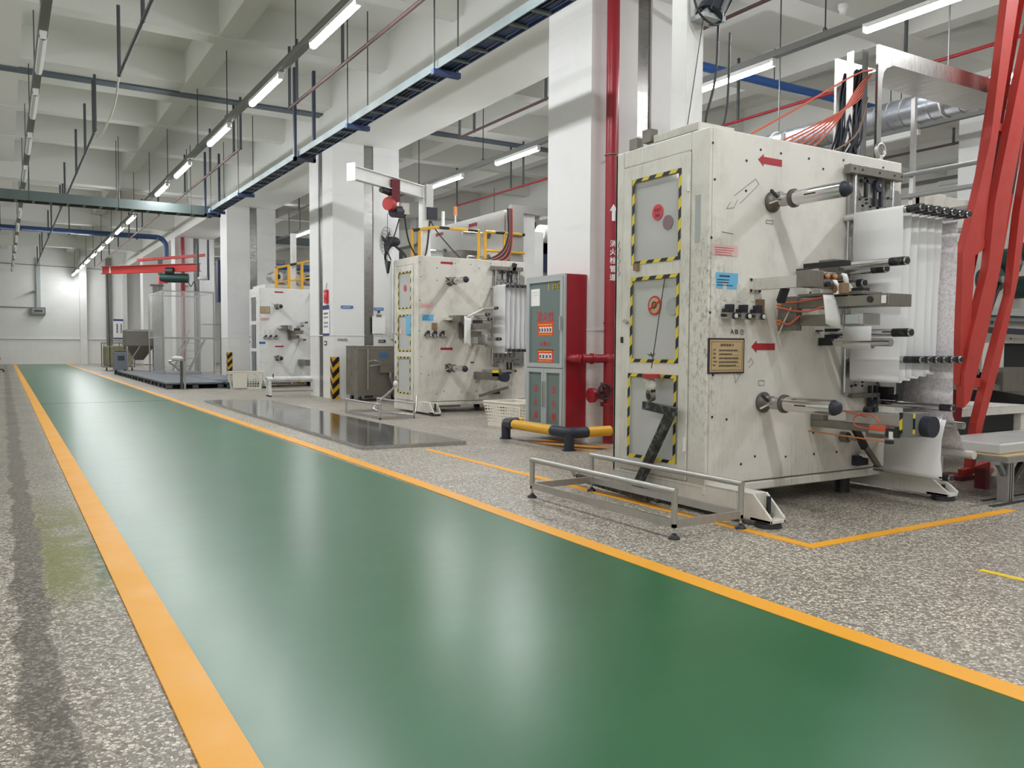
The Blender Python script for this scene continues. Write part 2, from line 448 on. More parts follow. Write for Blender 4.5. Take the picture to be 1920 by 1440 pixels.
    def lathe(s, prof, c, axis, mat, n=20):
        """profile of (radius, distance along axis)"""
        c = Vector(c); ax = Vector(axis).normalized(); u = Vector((0, 0, 1)) if abs(ax.z) < 0.9 else Vector((1, 0, 0))
        a = ax.cross(u).normalized(); b = ax.cross(a); vs = []
        for r, t in prof:
            vs += [c + ax * t + (a * math.cos(2 * math.pi * k / n) + b * math.sin(2 * math.pi * k / n)) * r for k in range(n)]
        fs = []
        for i in range(len(prof) - 1):
            fs += [(i * n + k, i * n + (k + 1) % n, (i + 1) * n + (k + 1) % n, (i + 1) * n + k) for k in range(n)]
        return s.add(vs, fs, mat, True)
    def sheet(s, rows, mat, t=0.002, smooth=True):
        """thin cloth or film: rows of points, given thickness t along its normal"""
        a = len(rows); b = len(rows[0]); P = [[Vector(p) for p in r] for r in rows]
        nrm = []
        for i in range(a):
            for j in range(b):
                du = P[min(i + 1, a - 1)][j] - P[max(i - 1, 0)][j]; dv = P[i][min(j + 1, b - 1)] - P[i][max(j - 1, 0)]
                q = du.cross(dv); nrm.append(q.normalized() if q.length > 1e-9 else Vector((1, 0, 0)))
        top = [P[i][j] + nrm[i * b + j] * t / 2 for i in range(a) for j in range(b)]
        bot = [P[i][j] - nrm[i * b + j] * t / 2 for i in range(a) for j in range(b)]
        fs = []
        for i in range(a - 1):
            for j in range(b - 1):
                k = i * b + j; fs += [(k, k + 1, k + b + 1, k + b), (a * b + k + b, a * b + k + b + 1, a * b + k + 1, a * b + k)]
        edge = [(0, j) for j in range(b)] + [(i, b - 1) for i in range(1, a)] + [(a - 1, j) for j in range(b - 2, -1, -1)] + [(i, 0) for i in range(a - 2, 0, -1)]
        idx = [i * b + j for i, j in edge]
        for q in range(len(idx)):
            k, l = idx[q], idx[(q + 1) % len(idx)]; fs.append((l, k, a * b + k, a * b + l))
        return s.add(top + bot, fs, mat, smooth)
    def text(s, body, o, u, v, h, mat, off=0.0015, squeeze=1.0, center=False):
        """lettering with cap height h starting at o, running along u, upright along v"""
        vs, fs, x0, x1, y0, y1 = text_mesh(body)
        o = Vector(o); u = Vector(u).normalized(); v = Vector(v).normalized(); n = u.cross(v)
        k = h / max(y1 - y0, 1e-3); dx = -(x1 + x0) / 2 if center else -x0
        return s.add([o + u * (p.x + dx) * k * squeeze + v * (p.y - y0) * k + n * off for p in vs], fs, mat)
    def obj(s, name, parent=None, bevel=0.0, **tags):
        me = bpy.data.meshes.new(name)
        me.from_pydata([tuple(p) for p in s.v], [], s.f)
        for m in s.mats: me.materials.append(M_[m] if isinstance(m, str) else m)
        me.polygons.foreach_set('material_index', s.m); me.polygons.foreach_set('use_smooth', s.s)
        me.update()
        o = bpy.data.objects.new(name, me); COL.objects.link(o)
        if parent is not None: o.parent = parent
        if bevel:
            b = o.modifiers.new('edges', 'BEVEL'); b.width = bevel; b.segments = 2; b.limit_method = 'ANGLE'; b.angle_limit = R(50)
        for k, val in tags.items():
            if val is not None: o[k] = val
        return o
def thing(name, label, cat, loc=(0, 0, 0), rz=0.0, group=None):
    o = bpy.data.objects.new(name, None); COL.objects.link(o)
    o.location = loc; o.rotation_euler = (0, 0, rz); o.empty_display_size = 0.1
    o['label'] = label; o['category'] = cat
    if group: o['group'] = group
    return o
def single(g, name, label, cat, group=None, bevel=0.0):
    return g.obj(name, None, bevel, label=label, category=cat, group=group)
def struct(g, name, label=None, bevel=0.0, parent=None):
    return g.obj(name, parent, bevel, kind='structure' if parent is None else None, label=label)
def dup(root, loc, label=None, group=None, rz=None):
    def cp(o, par):
        c = o.copy(); COL.objects.link(c); c.parent = par
        for ch in o.children: cp(ch, c)
        return c
    r = cp(root, None); r.location = loc
    if rz is not None: r.rotation_euler = (0, 0, rz)
    if label: r['label'] = label
    if group: r['group'] = group
    return r
def arc(c, r, a0, a1, n, plane='xz'):
    out = []
    for i in range(n + 1):
        a = R(a0 + (a1 - a0) * i / n); p, q = r * math.cos(a), r * math.sin(a)
        out.append({'xz': (c[0] + p, c[1], c[2] + q), 'yz': (c[0], c[1] + p, c[2] + q), 'xy': (c[0] + p, c[1] + q, c[2])}[plane])
    return out
def smooth_path(pts, k=6):
    P = [Vector(p) for p in pts]; P = [P[0] * 2 - P[1]] + P + [P[-1] * 2 - P[-2]]; out = []
    for i in range(1, len(P) - 2):
        for j in range(k):
            t = j / k
            out.append(0.5 * ((2 * P[i]) + (P[i + 1] - P[i - 1]) * t + (2 * P[i - 1] - 5 * P[i] + 4 * P[i + 1] - P[i + 2]) * t * t + (3 * P[i] - P[i - 1] - 3 * P[i + 1] + P[i + 2]) * t ** 3))
    out.append(P[-2]); return out
ORD = ['first', 'second', 'third', 'fourth', 'fifth', 'sixth', 'seventh', 'eighth', 'ninth', 'tenth', 'eleventh', 'twelfth', 'thirteenth',
       'fourteenth', 'fifteenth', 'sixteenth', 'seventeenth', 'eighteenth', 'nineteenth', 'twentieth']

# ================================================================== the hall
XW0, XW1, YW0, YW1, ZC = -7.5, 20.0, -5.0, 44.8, 5.78
struct(G().box(XW0, XW1, YW0, YW1, -0.2, 0.0, 'terrazzo'), 'floor')
cg = G(); cg.box(XW0, XW1, YW0, YW1, ZC, ZC + 0.2, 'ceil')
ys = [-3.3, -0.75, 1.8, 4.4, 7.3, 9.85, 12.35, 17.85, 20.4, 23.4, 26.0, 28.6, 31.2, 33.8, 36.4, 39.0, 41.6]
for i, y in enumerate(ys):
    big = y in (-0.75, 7.3, 23.4, 31.2, 39.0)
    cg.box(XW0, XW1, y - (0.2 if big else 0.14), y + (0.2 if big else 0.14), 4.9 if big and y > 20 else 5.25, ZC, 'ceil')
cg.box(XW0, XW1, 14.75, 15.24, 5.28, ZC, 'ceil').box(XW0, XW1, 15.5, 16.0, 5.28, ZC, 'ceil')
for x in (-4.9, -2.4, 0.15, 2.8, 8.2, 10.8, 16.0, 18.6):
    cg.box(x - 0.15, x + 0.15, YW0, YW1, 5.27, ZC, 'ceil')
for x in (5.14, 12.9):
    cg.box(x + 0.02, x + 1.28, YW0, YW1, 4.66, ZC, 'ceil')
struct(cg, 'ceiling')
struct(G().box(XW0, 5.16, 15.24, 15.5, 5.25, 5.35, 'bluejoint').box(6.42, 12.92, 15.24, 15.5, 5.25, 5.35, 'bluejoint').box(14.2, XW1, 15.24, 15.5, 5.25, 5.35, 'bluejoint'), 'trim_1', 'blue-grey expansion joint strip crossing the ceiling beams')
struct(G().box(XW0, XW1, YW1, YW1 + 0.2, 0, ZC, 'wall'), 'wall_far')
struct(G().box(XW0, XW1, YW0 - 0.2, YW0, 0, ZC, 'wall'), 'wall_near')
struct(G().box(XW0 - 0.2, XW0, YW0, YW1, 0, ZC, 'wall'), 'wall_left')
struct(G().box(XW1, XW1 + 0.2, YW0, YW1, 0, ZC, 'wall'), 'wall_right')
struct(G().box(-7.5, 4.9, 44.74, 44.8, 1.16, 1.19, 'white'), 'trim_2', 'thin ledge on the far wall above the tiles')
# painted aisle
struct(G().box(0.50, 2.47, YW0, 44.2, 0.0, 0.004, 'epoxy'), 'trim_3', 'glossy green painted walkway between two yellow lines')
struct(G().box(0.378, 0.505, YW0, 44.2, 0.0, 0.006, 'yellow'), 'trim_4', 'yellow line on the left edge of the green walkway')
g = G()
g.prism([(2.436, YW0), (2.540, YW0), (2.540, 1.9), (2.556, 3.9), (2.60, 5.5), (2.615, 9), (2.60, 44.2), (2.50, 44.2), (2.50, 9), (2.50, 6), (2.487, 5.2), (2.453, 3.8), (2.438, 2.2)], 'z', 0.0, 0.006, 'yellow')
struct(g, 'trim_5', 'yellow line on the right edge of the green walkway')
g = G()
g.prism([(3.41, 2.72), (5.3, 2.72), (5.3, 2.79), (3.48, 2.79), (3.48, 7.2), (3.41, 7.2)], 'z', 0, 0.003, 'yellow')
struct(g, 'trim_6', 'thin yellow floor tape around the nearest machine')
struct(G().box(3.72, 3.76, 1.5, 2.07, 0, 0.003, 'yellowprint'), 'trim_7', 'short yellow tape mark on the terrazzo')
struct(G().box(-3.0, 0.378, 15.5, 15.54, 0, 0.004, 'alu').box(0.505, 2.5, 15.5, 15.515, 0.004, 0.0055, 'seal'), 'trim_8', 'floor joint strip crossing the aisle')
struct(G().box(-7.5, 0.3, 34.0, 34.03, 0, 0.003, 'alu'), 'trim_9', 'second floor joint strip far down the aisle')

# columns with steel joint covers
def column(i, x, y0, y1, joint=None):
    g = G()
    if joint:
        g.box(x, x + 0.6, y0, joint[0], 0, 4.66, 'colmat').box(x, x + 0.6, joint[1], y1, 0, 4.66, 'colmat')
        g.box(x + 0.79, x + 1.3, y0, joint[0], 0, 4.66, 'colmat').box(x + 0.79, x + 1.3, joint[1], y1, 0, 4.66, 'colmat')
    else:
        g.box(x, x + 0.6, y0, y1, 0, 4.66, 'colmat').box(x + 0.79, x + 1.3, y0, y1, 0, 4.66, 'colmat')
    g.box(x - 0.008, x + 0.608, y0 - 0.008, y1, 1.155, 1.175, 'white').box(x + 0.782, x + 1.3, y0 - 0.008, y1, 1.155, 1.175, 'white')
    c = struct(g, 'column')
    G().box(x + 0.595, x + 0.80, y0 + 0.03, y0 + 0.05, 0, 4.66, 'joint').obj('joint_cover', c)
    if joint: G().box(x + 0.02, x + 0.04, joint[0] - 0.01, joint[1] + 0.01, 0, 4.66, 'joint').obj('joint_cover', c)
    return c
for X0 in (5.14, 12.9):
    for i, (a, b) in enumerate(((6.91, 7.69), (14.69, 16.02), (23.02, 23.8), (30.8, 31.6), (38.6, 39.4), (-0.9, -0.12))):
        column(i, X0, a, b, (15.25, 15.49) if i == 1 else None)
# shallow piers on the far wall
struct(G().box(3.15, 3.45, 44.45, 44.8, 0, 5.1, 'wall').box(5.0, 5.2, 44.4, 44.8, 0, 5.1, 'wall').box(4.3, 4.55, 44.7, 44.8, 0, 5.1, 'joint'), 'trim_10', 'white pier and steel strip on the far wall')

# ================================================================== lamps on trunking
def tube_light(lit, L=1.3):
    t = thing('tube_light', '', 'light')
    G().box(-0.035, 0.035, -L / 2 - 0.03, L / 2 + 0.03, 0.055, 0.085, 'white').obj('lamp_housing', t)
    g = G(); m = 'tube' if lit else 'tubeoff'
    P = [(0.04 * math.cos(R(a)), 0.03 + 0.04 * math.sin(R(a))) for a in (-190, -142, -90, -38, 10)]       # the glowing underside
    g.add([(x, y, z) for y in (-L / 2, L / 2) for x, z in P], [(k, k + 1, k + 6, k + 5) for k in range(4)], m)
    Q = [P[4], (0.028, 0.058), (-0.028, 0.058), P[0]]
    g.add([(x, y, z) for y in (-L / 2, L / 2) for x, z in Q], [(k, k + 1, k + 5, k + 4) for k in range(3)], 'white'); g.obj('lamp_tube', t)
    G().box(-0.03, 0.03, -L / 2 - 0.03, -L / 2, 0, 0.06, 'white').obj('end_cap', t); G().box(-0.03, 0.03, L / 2, L / 2 + 0.03, 0, 0.06, 'white').obj('end_cap', t)
    return t
LIT, OFF = tube_light(True), tube_light(False)
used = set()
def lamp(x, y, lit, label, group):
    src = LIT if lit else OFF
    if src.name not in used:
        used.add(src.name); o = src; o.location = (x, y, 4.135); o['label'] = label; o['group'] = group
    else: o = dup(src, (x, y, 4.135), label, group)
    return o
def trunking(x, y0, y1, label, rods):
    t = thing('lighting_trunking', label, 'trunking', (x, y0, 4.222))
    G().box(-0.045, 0.045, 0, y1 - y0, 0, 0.07, 'trunk').obj('channel', t)
    for y in rods:
        g = G(); g.cyl((0, y - y0, 0.07), (0, y - y0, 5.3 - 4.222), 0.008, 'rod', n=6); g.tube(arc((0, y - y0, 0.09), 0.03, 0, 360, 10), 0.006, 'rod', 5)
        g.obj('hanger_rod', t)
    return t
AY = [-3.2, -0.6, 2.0, 5.6, 8.14, 10.68, 13.32, 16.32, 18.64, 21.1, 23.5, 26.0, 28.6, 31.2, 33.8, 36.4, 39.0, 41.6, 43.6]
trunking(2.87, -4.8, 44.3, 'grey lighting trunking hung over the right side of the green walkway', [6.9, 9.4, 12.75, 14.9, 17.9, 20.3, 22.9, 25.5, 28, 31, 34, 37, 40, 43])
for i, y in enumerate(AY):
    k = i - 3
    lamp(2.87, y, True, ('lit tube light over the walkway, %s visible from the near end' % ORD[k] if k >= 0 else 'lit tube light over the walkway, %s from the near wall' % ORD[i]), 'lit tube lights over the walkway')
trunking(0.42, -4.8, 44.3, 'grey lighting trunking with unlit tubes along the far left of the hall', [6.0, 9.0, 10.5, 12.6, 15, 17.6, 20.3, 24, 28, 32, 36, 40])
for i, y in enumerate([6.0, 9.5 + 1.2, 13.0, 15.6, 18.4, 21.2, 24, 27, 30, 33, 36, 39, 42]):
    lamp(0.42, y, False, 'unlit tube light on the left trunking, %s from the top of the picture' % ORD[i], 'unlit tube lights on the left trunking')
trunking(7.42, -4.8, 44.3, 'grey lighting trunking over the machines behind the columns', [2.4, 5.9, 8.6, 10.8, 13.2, 15.9, 18.4, 21, 24, 27, 30, 34, 38, 42])
for i, y in enumerate([-2.2, 0.5, 2.4, 4.75, 7.25, 9.5, 12.05, 14.65, 18.5, 23.7, 29, 34, 39]):
    lamp(7.42, y, True, 'lit tube light over the machines behind the columns, %s from the near end' % ORD[i], 'lit tube lights over the machines')
trunking(11.6, -4.8, 44.3, 'grey lighting trunking deep in the machine hall, mostly unlit', [4, 8, 12, 16, 20, 25, 30, 35, 40])
for i, y in enumerate([5.5, 8.2, 11.0, 14.0, 17.0, 20.0, 24.0]):
    lamp(11.6, y, False, 'unlit tube light deep in the machine hall, %s from the near end' % ORD[i], 'unlit tube lights deep in the hall')
trunking(15.6, -4.8, 44.3, 'grey lighting trunking along the far right of the machine hall', [4, 9, 14, 19, 24, 30, 36])
for i, y in enumerate([0, 3.0, 6.0, 9.0, 12.5, 16, 20, 25, 31, 38]):
    lamp(15.6, y, i % 2 == 0, 'tube light on the far right trunking of the machine hall, %s from the near end' % ORD[i], 'tube lights on the far right trunking')

# lit rows left of the aisle stay dark; unseen fill lamps added over the left bay
for i, y in enumerate([-3, 0, 3, 7, 11, 15.5, 20, 25, 30]):
    lamp(-3.6, y, True, 'added unseen fill light over the left bay, %s from the near wall' % ORD[i], 'added unseen fill lights over the left bay')

# ================================================================== sprinkler pipes, ladders, tubes
def sprinkler(name, label, x, z, segs, matn='brown', r=0.022):
    t = thing('sprinkler_pipe', label, 'pipe', (x, segs[0][0], z)); y00 = segs[0][0]
    for (a, b, ups) in segs:
        G().cyl((0, a - y00, 0), (0, b - y00, 0), r, matn, n=8).obj('main_run', t)
        for u in ups: G().cyl((0, u - y00, 0), (0, u - y00, 5.27 - z), r, 'darkpipe', n=8).sphere((0, u - y00, 0), r * 1.3, matn, n=8).obj('branch', t)
    return t
sprinkler('', 'red-brown sprinkler pipe hung between the walkway lamps and the cable ladder', 3.6, 4.4, [(-4.5, 12.1, (6.0, 9.9, 11.75, 12.1)), (15.0, 22.5, (15.0, 15.5, 17.5, 20.2)), (24, 43, (24, 27, 30, 33, 36, 39, 42))])
sprinkler('', 'grey sprinkler pipe over the left edge of the walkway', 1.33, 4.4, [(-4.5, 11.8, (8.6, 9.7, 11.8)), (15.0, 22.6, (15.0, 15.3, 16.9, 19.0, 22.6)), (23.2, 43.5, (23.4, 24.4, 29, 31, 36, 38, 41))], 'darkpipe')
sprinkler('', 'dark sprinkler pipe with two upright branches beyond the cable ladder', 6.47, 4.4, [(3.2, 12.3, (3.2, 7.4, 9.75, 11.8, 12.3)), (15.2, 21, (15.2, 15.8, 18.5, 21))])
sprinkler('', 'red sprinkler pipe crossing high behind the nearest machine', 9.4, 4.35, [(0.5, 18.0, (3.0, 6.3, 9.0, 12.0, 15.0, 15.5, 18.0))], 'red')
sprinkler('', 'dark sprinkler pipe deep in the machine hall', 13.6, 4.4, [(2.0, 24.0, (4.0, 8.2, 10.8, 13, 17, 21))])
g = G(); g.tube(smooth_path([(1.33, 11.85, 4.38), (1.35, 12.6, 4.2), (1.3, 13.6, 4.05), (1.33, 14.6, 4.2), (1.33, 15.05, 4.36)]), 0.012, 'cablewhite', 6)
single(g, 'hose', 'pale flexible conduit sagging across the ceiling joint', 'hose')
# smoke detector
g = G(); g.cyl((2.02, 10.3, 5.2), (2.02, 10.3, 5.25), 0.05, 'white'); g.cyl((2.02, 10.3, 5.15), (2.02, 10.3, 5.2), 0.03, 'white', 0.045)
single(g, 'smoke_detector', 'small white smoke detector under a ceiling beam over the walkway', 'smoke detector')
g = G(); g.cyl((9.0, 6.9, 5.2), (9.0, 6.9, 5.25), 0.06, 'white'); g.cyl((9.0, 6.9, 5.14), (9.0, 6.9, 5.2), 0.035, 'white', 0.05)
single(g, 'smoke_detector', 'white smoke detector on the ceiling above the machine with the steel tray', 'smoke detector')

# cable ladder along the columns
t = thing('cable_ladder', 'blue-grey cable ladder running along the column row', 'cable ladder', (3.82, 3.0, 3.8))
L = 16.6
G().box(0, 0.012, 0, L, 0, 0.085, 'traygrey').obj('side_rail', t)
G().box(0.2, 0.212, 0, L, 0, 0.06, 'trayblue').obj('side_rail', t)
y = 0.1
while y < L:
    G().box(0.012, 0.2, y, y + 0.045, 0.0, 0.02, 'traygrey').obj('rung', t); y += 0.36
G().box(0.02, 0.19, 0, L, 0.03, 0.036, 'trayblue').obj('tray_bed', t)
for yy in (4.76, 7.25, 13.0, 15.4):
    g = G(); g.box(-0.05, 0.26, yy - 0.03, yy + 0.03, -0.06, -0.005, 'trayblue'); g.cyl((-0.03, yy, 0), (-0.03, yy, 1.45), 0.008, 'rod', n=6); g.cyl((0.24, yy, 0), (0.24, yy, 1.45), 0.008, 'rod', n=6)
    g.obj('hanger', t)
for yy in (9.45, 15.9):
    g = G(); g.box(-0.06, -0.02, yy - 0.03, yy + 0.03, -0.06, 1.3, 'hanger'); g.box(0.23, 0.27, yy - 0.03, yy + 0.03, -0.06, 1.3, 'hanger'); g.box(-0.06, 0.27, yy - 0.03, yy + 0.03, -0.06, -0.01, 'hanger')
    g.obj('hanger', t)
g = G()
for k in range(3): g.tube(smooth_path([(0.05 + 0.05 * k, j * 0.9, 0.04 + 0.008 * math.sin(j * 1.7 + k)) for j in range(18)], 3), 0.007, 'black', 6)
single(g, 'cable', 'bundle of dark cables lying in the cable ladder', 'cable', None).location = (3.84, 3.2, 3.79)
t = thing('cable_ladder', 'grey-green cable ladder crossing over the walkway', 'cable ladder', (-7.4, 19.0, 3.78))
G().box(0, 11.4, 0, 0.012, 0, 0.19, 'traygreen').obj('side_rail', t)
G().box(0, 11.4, 0.4, 0.412, 0, 0.19, 'traygreen').obj('side_rail', t)
for k in range(38): G().box(0.15 + k * 0.3, 0.2 + k * 0.3, 0.012, 0.4, 0.0, 0.02, 'traygrey').obj('rung', t)
G().box(0, 11.4, 0.02, 0.39, 0.07, 0.08, 'seal').obj('cable_bed', t)
for x in (7.9, 9.5, 10.9):
    G().cyl((x, 0.0, 0), (x, 0.0, 1.45), 0.008, 'rod', n=6).cyl((x, 0.41, 0), (x, 0.41, 1.45), 0.008, 'rod', n=6).obj('hanger', t)
t = thing('cable_ladder', 'light grey cable ladder behind the third column', 'cable ladder', (5.9, 26.5, 4.2))
G().box(0, 5, 0, 0.4, 0, 0.2, 'traygrey').obj('side_rail', t)
G().cyl((2, .2, .2), (2, .2, 1), 0.01, 'rod', n=6).obj('hanger', t)

# blue pipes
g = G(); P = [(-7.4, 30.5, 4.58), (4.5, 30.5, 4.58)] + arc((4.5, 30.5, 4.28), 0.3, 90, 0, 6) + [(4.8, 30.5, 3.95)]
g.tube(P, 0.085, 'bluefar', 12)
t = thing('water_pipe', 'dull blue pipe crossing the hall behind the grey ladder', 'pipe'); g.obj('pipe_run', t)
for x in (-2, 0.0, 1.9, 3.9): G().cyl((x, 30.5, 4.6), (x, 30.5, 5.4), 0.02, 'darkpipe', n=6).cyl((x, 30.5, 4.46), (x, 30.5, 4.5), 0.03, 'darkpipe', n=6).obj('hanger_rod', t)
t = thing('water_pipe', 'bright blue pipe crossing above the nearest machine', 'pipe')
P = [(5.52, 8.5, 4.68)] + arc((5.64, 8.5, 4.68), 0.12, 180, 90, 5)[1:] + [(16, 8.5, 4.8)]
G().tube(P, 0.062, 'blue', 14).obj('pipe_run', t)
for x in (7.0, 9.6, 12.6): G().cyl((x, 8.5, 4.86), (x, 8.5, 5.3), 0.008, 'rod', n=6).obj('hanger_rod', t)
t = thing('water_pipe', 'blue pipe dropping beside the far right column', 'pipe')
G().cyl((12.5, 6.3, 0.0), (12.5, 6.3, 4.2), 0.05, 'blue', n=10).obj('pipe_run', t)
t = thing('water_pipe', 'dark blue pipe behind the third column above the machine with yellow rails', 'pipe')
G().cyl((5.9, 25.5, 3.35), (10.5, 25.5, 3.35), 0.09, 'bluefar', n=10).obj('pipe_run', t)
G().cyl((7, 25.5, 3.4), (7, 25.5, 5.3), 0.02, 'darkpipe', n=6).obj('hanger_rod', t)
# spiral duct
t = thing('spiral_duct', 'galvanised spiral ventilation duct hanging beyond the nearest machine', 'duct', (8.0, 3.6, 3.42))
g = G(); g.cyl((0, 0, 0), (0, 4.2, 0), 0.145, 'galv', n=28)
for k in range(28): g.cyl((0, 0.07 + k * 0.15, 0), (0, 0.08 + k * 0.15, 0), 0.1475, 'grey', n=28)
g.obj('duct_run', t)
for y in (1.3, 3.4):
    G().cyl((0, y, 0.15), (0, y, 1.85), 0.008, 'rod', n=6).tube(arc((0, y, 0), 0.152, 0, 360, 20), 0.008, 'cablewhite', 5).obj('duct_strap', t)

# ================================================================== unwinding machines
MW, MD, ZB, ZT = 1.83, 0.88, 0.15, 2.285
def dashes(g, x0, z0, w, rows, dz, mat, y=-0.004, h=0.006, seed=1):
    r = random.Random(seed)
    for k in range(rows):
        x = x0; z = z0 - k * dz; end = x0 + w * r.uniform(0.6, 1.0)
        while x < end:
            l = r.uniform(0.008, 0.02)
            if k % 7 != 9: g.box(x, min(x + l * 0.75, end), y, y + 0.001, z, z + h, mat)
            x += l
def arrow(g, x0, x1, z, h, mat, y=-0.002):
    """flat arrow from tail x0 to tip x1 on the front plate"""
    d = 1 if x1 > x0 else -1; xm = x1 - d * h * 0.62; q = h * 0.28
    pts = [(x0, z - q), (xm, z - q), (xm, z - h / 2), (x1, z), (xm, z + h / 2), (xm, z + q), (x0, z + q)]
    if d < 0: pts = pts[::-1]
    g.prism(pts, 'y', y, 0.0, mat)
def shaft(name, par, lx, z, tip, r, grip=0.14, y0=0.0, tipmat='chrome', collar=True):
    g = G(); g.cyl((lx, y0, z), (lx, tip, z), r, 'chrome', n=18)
    o = g.obj(name, par)
    if grip:
        g = G(); g.cyl((lx, tip + grip, z), (lx, tip + 0.012, z), r + 0.0012, 'knurl', n=18)
        g.cyl((lx, tip + 0.005, z), (lx, tip - 0.004, z), r * 0.78, 'black', n=14); g.obj('grip', o)
    return o
def big_shaft(par, lx, z, tip):
    g = G(); g.lathe([(0, 0), (0.062, 0), (0.066, 0.012), (0.05, 0.03), (0.034, 0.05), (0.034, 0.1), (0, 0.1)], (lx, 0, z), (0, -1, 0), 'flange', 24)
    f = g.obj('bearing_flange', par)
    g = G(); g.cyl((lx, -0.08, z), (lx, -0.16, z), 0.038, 'alu', n=20); g.cyl((lx, -0.16, z), (lx, -0.18, z), 0.056, 'flange', n=24); g.cyl((lx, -0.18, z), (lx, -0.23, z), 0.045, 'chrome', n=24)
    g.cyl((lx, -0.225, z), (lx, tip, z), 0.045, 'chrome', n=28)
    g.box(lx - 0.0465, lx - 0.04, -0.36, -0.28, z - 0.004, z + 0.004, 'black')
    g.lathe([(0.045, 0), (0.046, 0.006), (0.034, 0.035), (0.014, 0.044), (0, 0.044)], (lx, tip, z), (0, -1, 0), 'navy', 24)
    g.obj('expanding_shaft', par)
    g = G(); g.box(lx - 0.055, lx - 0.02, -0.11, -0.075, z + 0.0, z + 0.045, 'alu'); g.bar((lx - 0.03, -0.09, z), (lx - 0.12, -0.09, z - 0.03), 0.008, 0.008, 'cablewhite'); g.bar((lx - 0.05, -0.09, z + 0.01), (lx - 0.11, -0.09, z + 0.05), 0.014, 0.014, 'black')
    g.obj('air_valve', f)
def machine(name, label, ox, oy, k):
    t = thing(name, label, 'machine', (ox, oy, 0))
    paint = ('machine', 'machine_dirty', 'machine_clean')[k]
    # ---- shell of plates, open behind the windows
    g = G()
    z0, z1 = ZB, ZT
    g.box(0.012, MW, 0, 0.03, z0 + 0.02, z1, paint)
    g.box(0, MW, MD - 0.03, MD, z0, z1, paint).box(0.03, MW, 0.03, MD - 0.03, z1 - 0.03, z1, paint).box(0.03, MW, 0.03, MD - 0.03, z0, z0 + 0.03, 'interior')
    g.box(MW - 0.03, MW, 0.03, MD - 0.03, z0, z1 - 0.03, paint).box(0.32, 0.34, 0.03, MD - 0.03, z0, z1 - 0.03, 'interior')
    g.box(0.0, 0.03, 0.0, 0.155, z0, z1, paint).box(0, 0.03, 0.79, MD, z0, z1, paint).box(0, 0.03, 0.155, 0.79, 2.175, z1, paint).box(0, 0.03, 0.155, 0.79, z0, 0.175, paint)
    g.box(0.0, MW, -0.002, 0.03, z0 - 0.04, z0 + 0.012, paint)
    body = g.obj('body', t, bevel=0.008)
    # screws and pen marks
    g = G(); r = random.Random(k)
    for (x, z) in [(0.02, 2.19), (0.42, 2.20), (0.86, 2.2), (1.2, 2.23), (1.62, 2.23), (1.74, 2.2), (0.05, 0.58), (0.17, 0.56), (0.05, 0.83), (0.42, 0.32), (0.7, 0.3), (0.97, 0.3), (1.2, 0.3), (0.04, 1.98), (0.3, 1.94), (0.3, 2.12), (0.02, 1.64), (0.02, 1.2), (0.9, 1.35), (1.32, 0.38), (0.96, 0.44), (0.3, 0.28), (0.6, 2.2), (1.0, 2.15)]:
        g.cyl((x, -0.003, z), (x, 0.0, z), 0.008, 'ink', n=8)
    g.obj('screws', body, kind='stuff')
    if k == 0:
        g = G()
        for pts in ([(0.2, 1.9), (0.38, 2.02), (0.41, 1.99), (0.25, 1.86)], [(0.17, 1.86), (0.14, 1.82), (0.2, 1.83), (0.23, 1.88)], [(0.22, 0.86), (0.24, 0.78), (0.29, 0.85), (0.25, 0.83)], [(0.1, 1.68), (0.2, 1.675)], [(0.34, 0.9), (0.37, 0.93), (0.39, 0.9), (0.35, 0.87)], [(0.48, 1.78), (0.54, 1.78), (0.54, 1.76), (0.48, 1.76), (0.48, 1.78)], [(0.44, 0.79), (0.49, 0.79), (0.49, 0.76), (0.44, 0.76), (0.44, 0.79)]):
            g.tube([(x, -0.002, z) for x, z in pts], 0.0016, 'pencil', 4)
        for z in (1.70, 1.62, 1.54): g.tube([(-0.002, 0.83, z), (-0.002, 0.845, z - 0.03), (-0.002, 0.82, z - 0.05), (-0.002, 0.84, z - 0.07)], 0.002, 'pencil', 4)
        g.obj('pen_marks', body, kind='stuff')
    # ---- door leaf with three taped windows
    g = G()
    wins = [(0.23, 0.69, 1.53, 2.083), (0.238, 0.70, 0.895, 1.446), (0.25, 0.715, 0.268, 0.82)]
    D0, D1 = -0.008, 0.022
    g.box(D0, D1, 0.16, 0.235, 0.18, 2.17, paint).box(D0, D1, 0.70, 0.785, 0.18, 2.17, paint)
    g.box(D0, D1, 0.235, 0.70, 2.083, 2.17, paint).box(D0, D1, 0.235, 0.70, 1.446, 1.53, paint).box(D0, D1, 0.235, 0.70, 0.82, 0.895, paint).box(D0, D1, 0.235, 0.70, 0.18, 0.268, paint)
    door = g.obj('door', t, bevel=0.003)
    for (a, b, c, d) in wins:
        if k < 2:
            w = G().box(0.004, 0.008, a, b, c, d, 'glass').obj('window', door)
            q = 0.021; h = G(); e = D0 - 0.0025
            h.box(e, D0, a, b, d - q, d, 'haz').box(e, D0, a, b, c, c + q, 'haz').box(e, D0, a, a + q, c + q, d - q, 'haz').box(e, D0, b - q, b, c + q, d - q, 'haz')
            h.obj('hazard_tape', w)
        else:
            w = G().box(0.0, 0.006, a + 0.08, b - 0.08, c, d, 'grey').obj('window', door)
    for z in ((1.97, 0.4)):
        g = G(); g.cyl((-0.014, 0.165, z - 0.04), (-0.014, 0.165, z + 0.04), 0.012, 'white', n=10); g.obj('hinge', door)
    g = G(); g.box(-0.02, -0.008, 0.77, 0.785, 1.02, 1.06, 'black'); g.bar((-0.02, 0.72, 1.15), (-0.03, 0.74, 1.17), 0.02, 0.02, 'steel'); g.obj('door_latch', door)
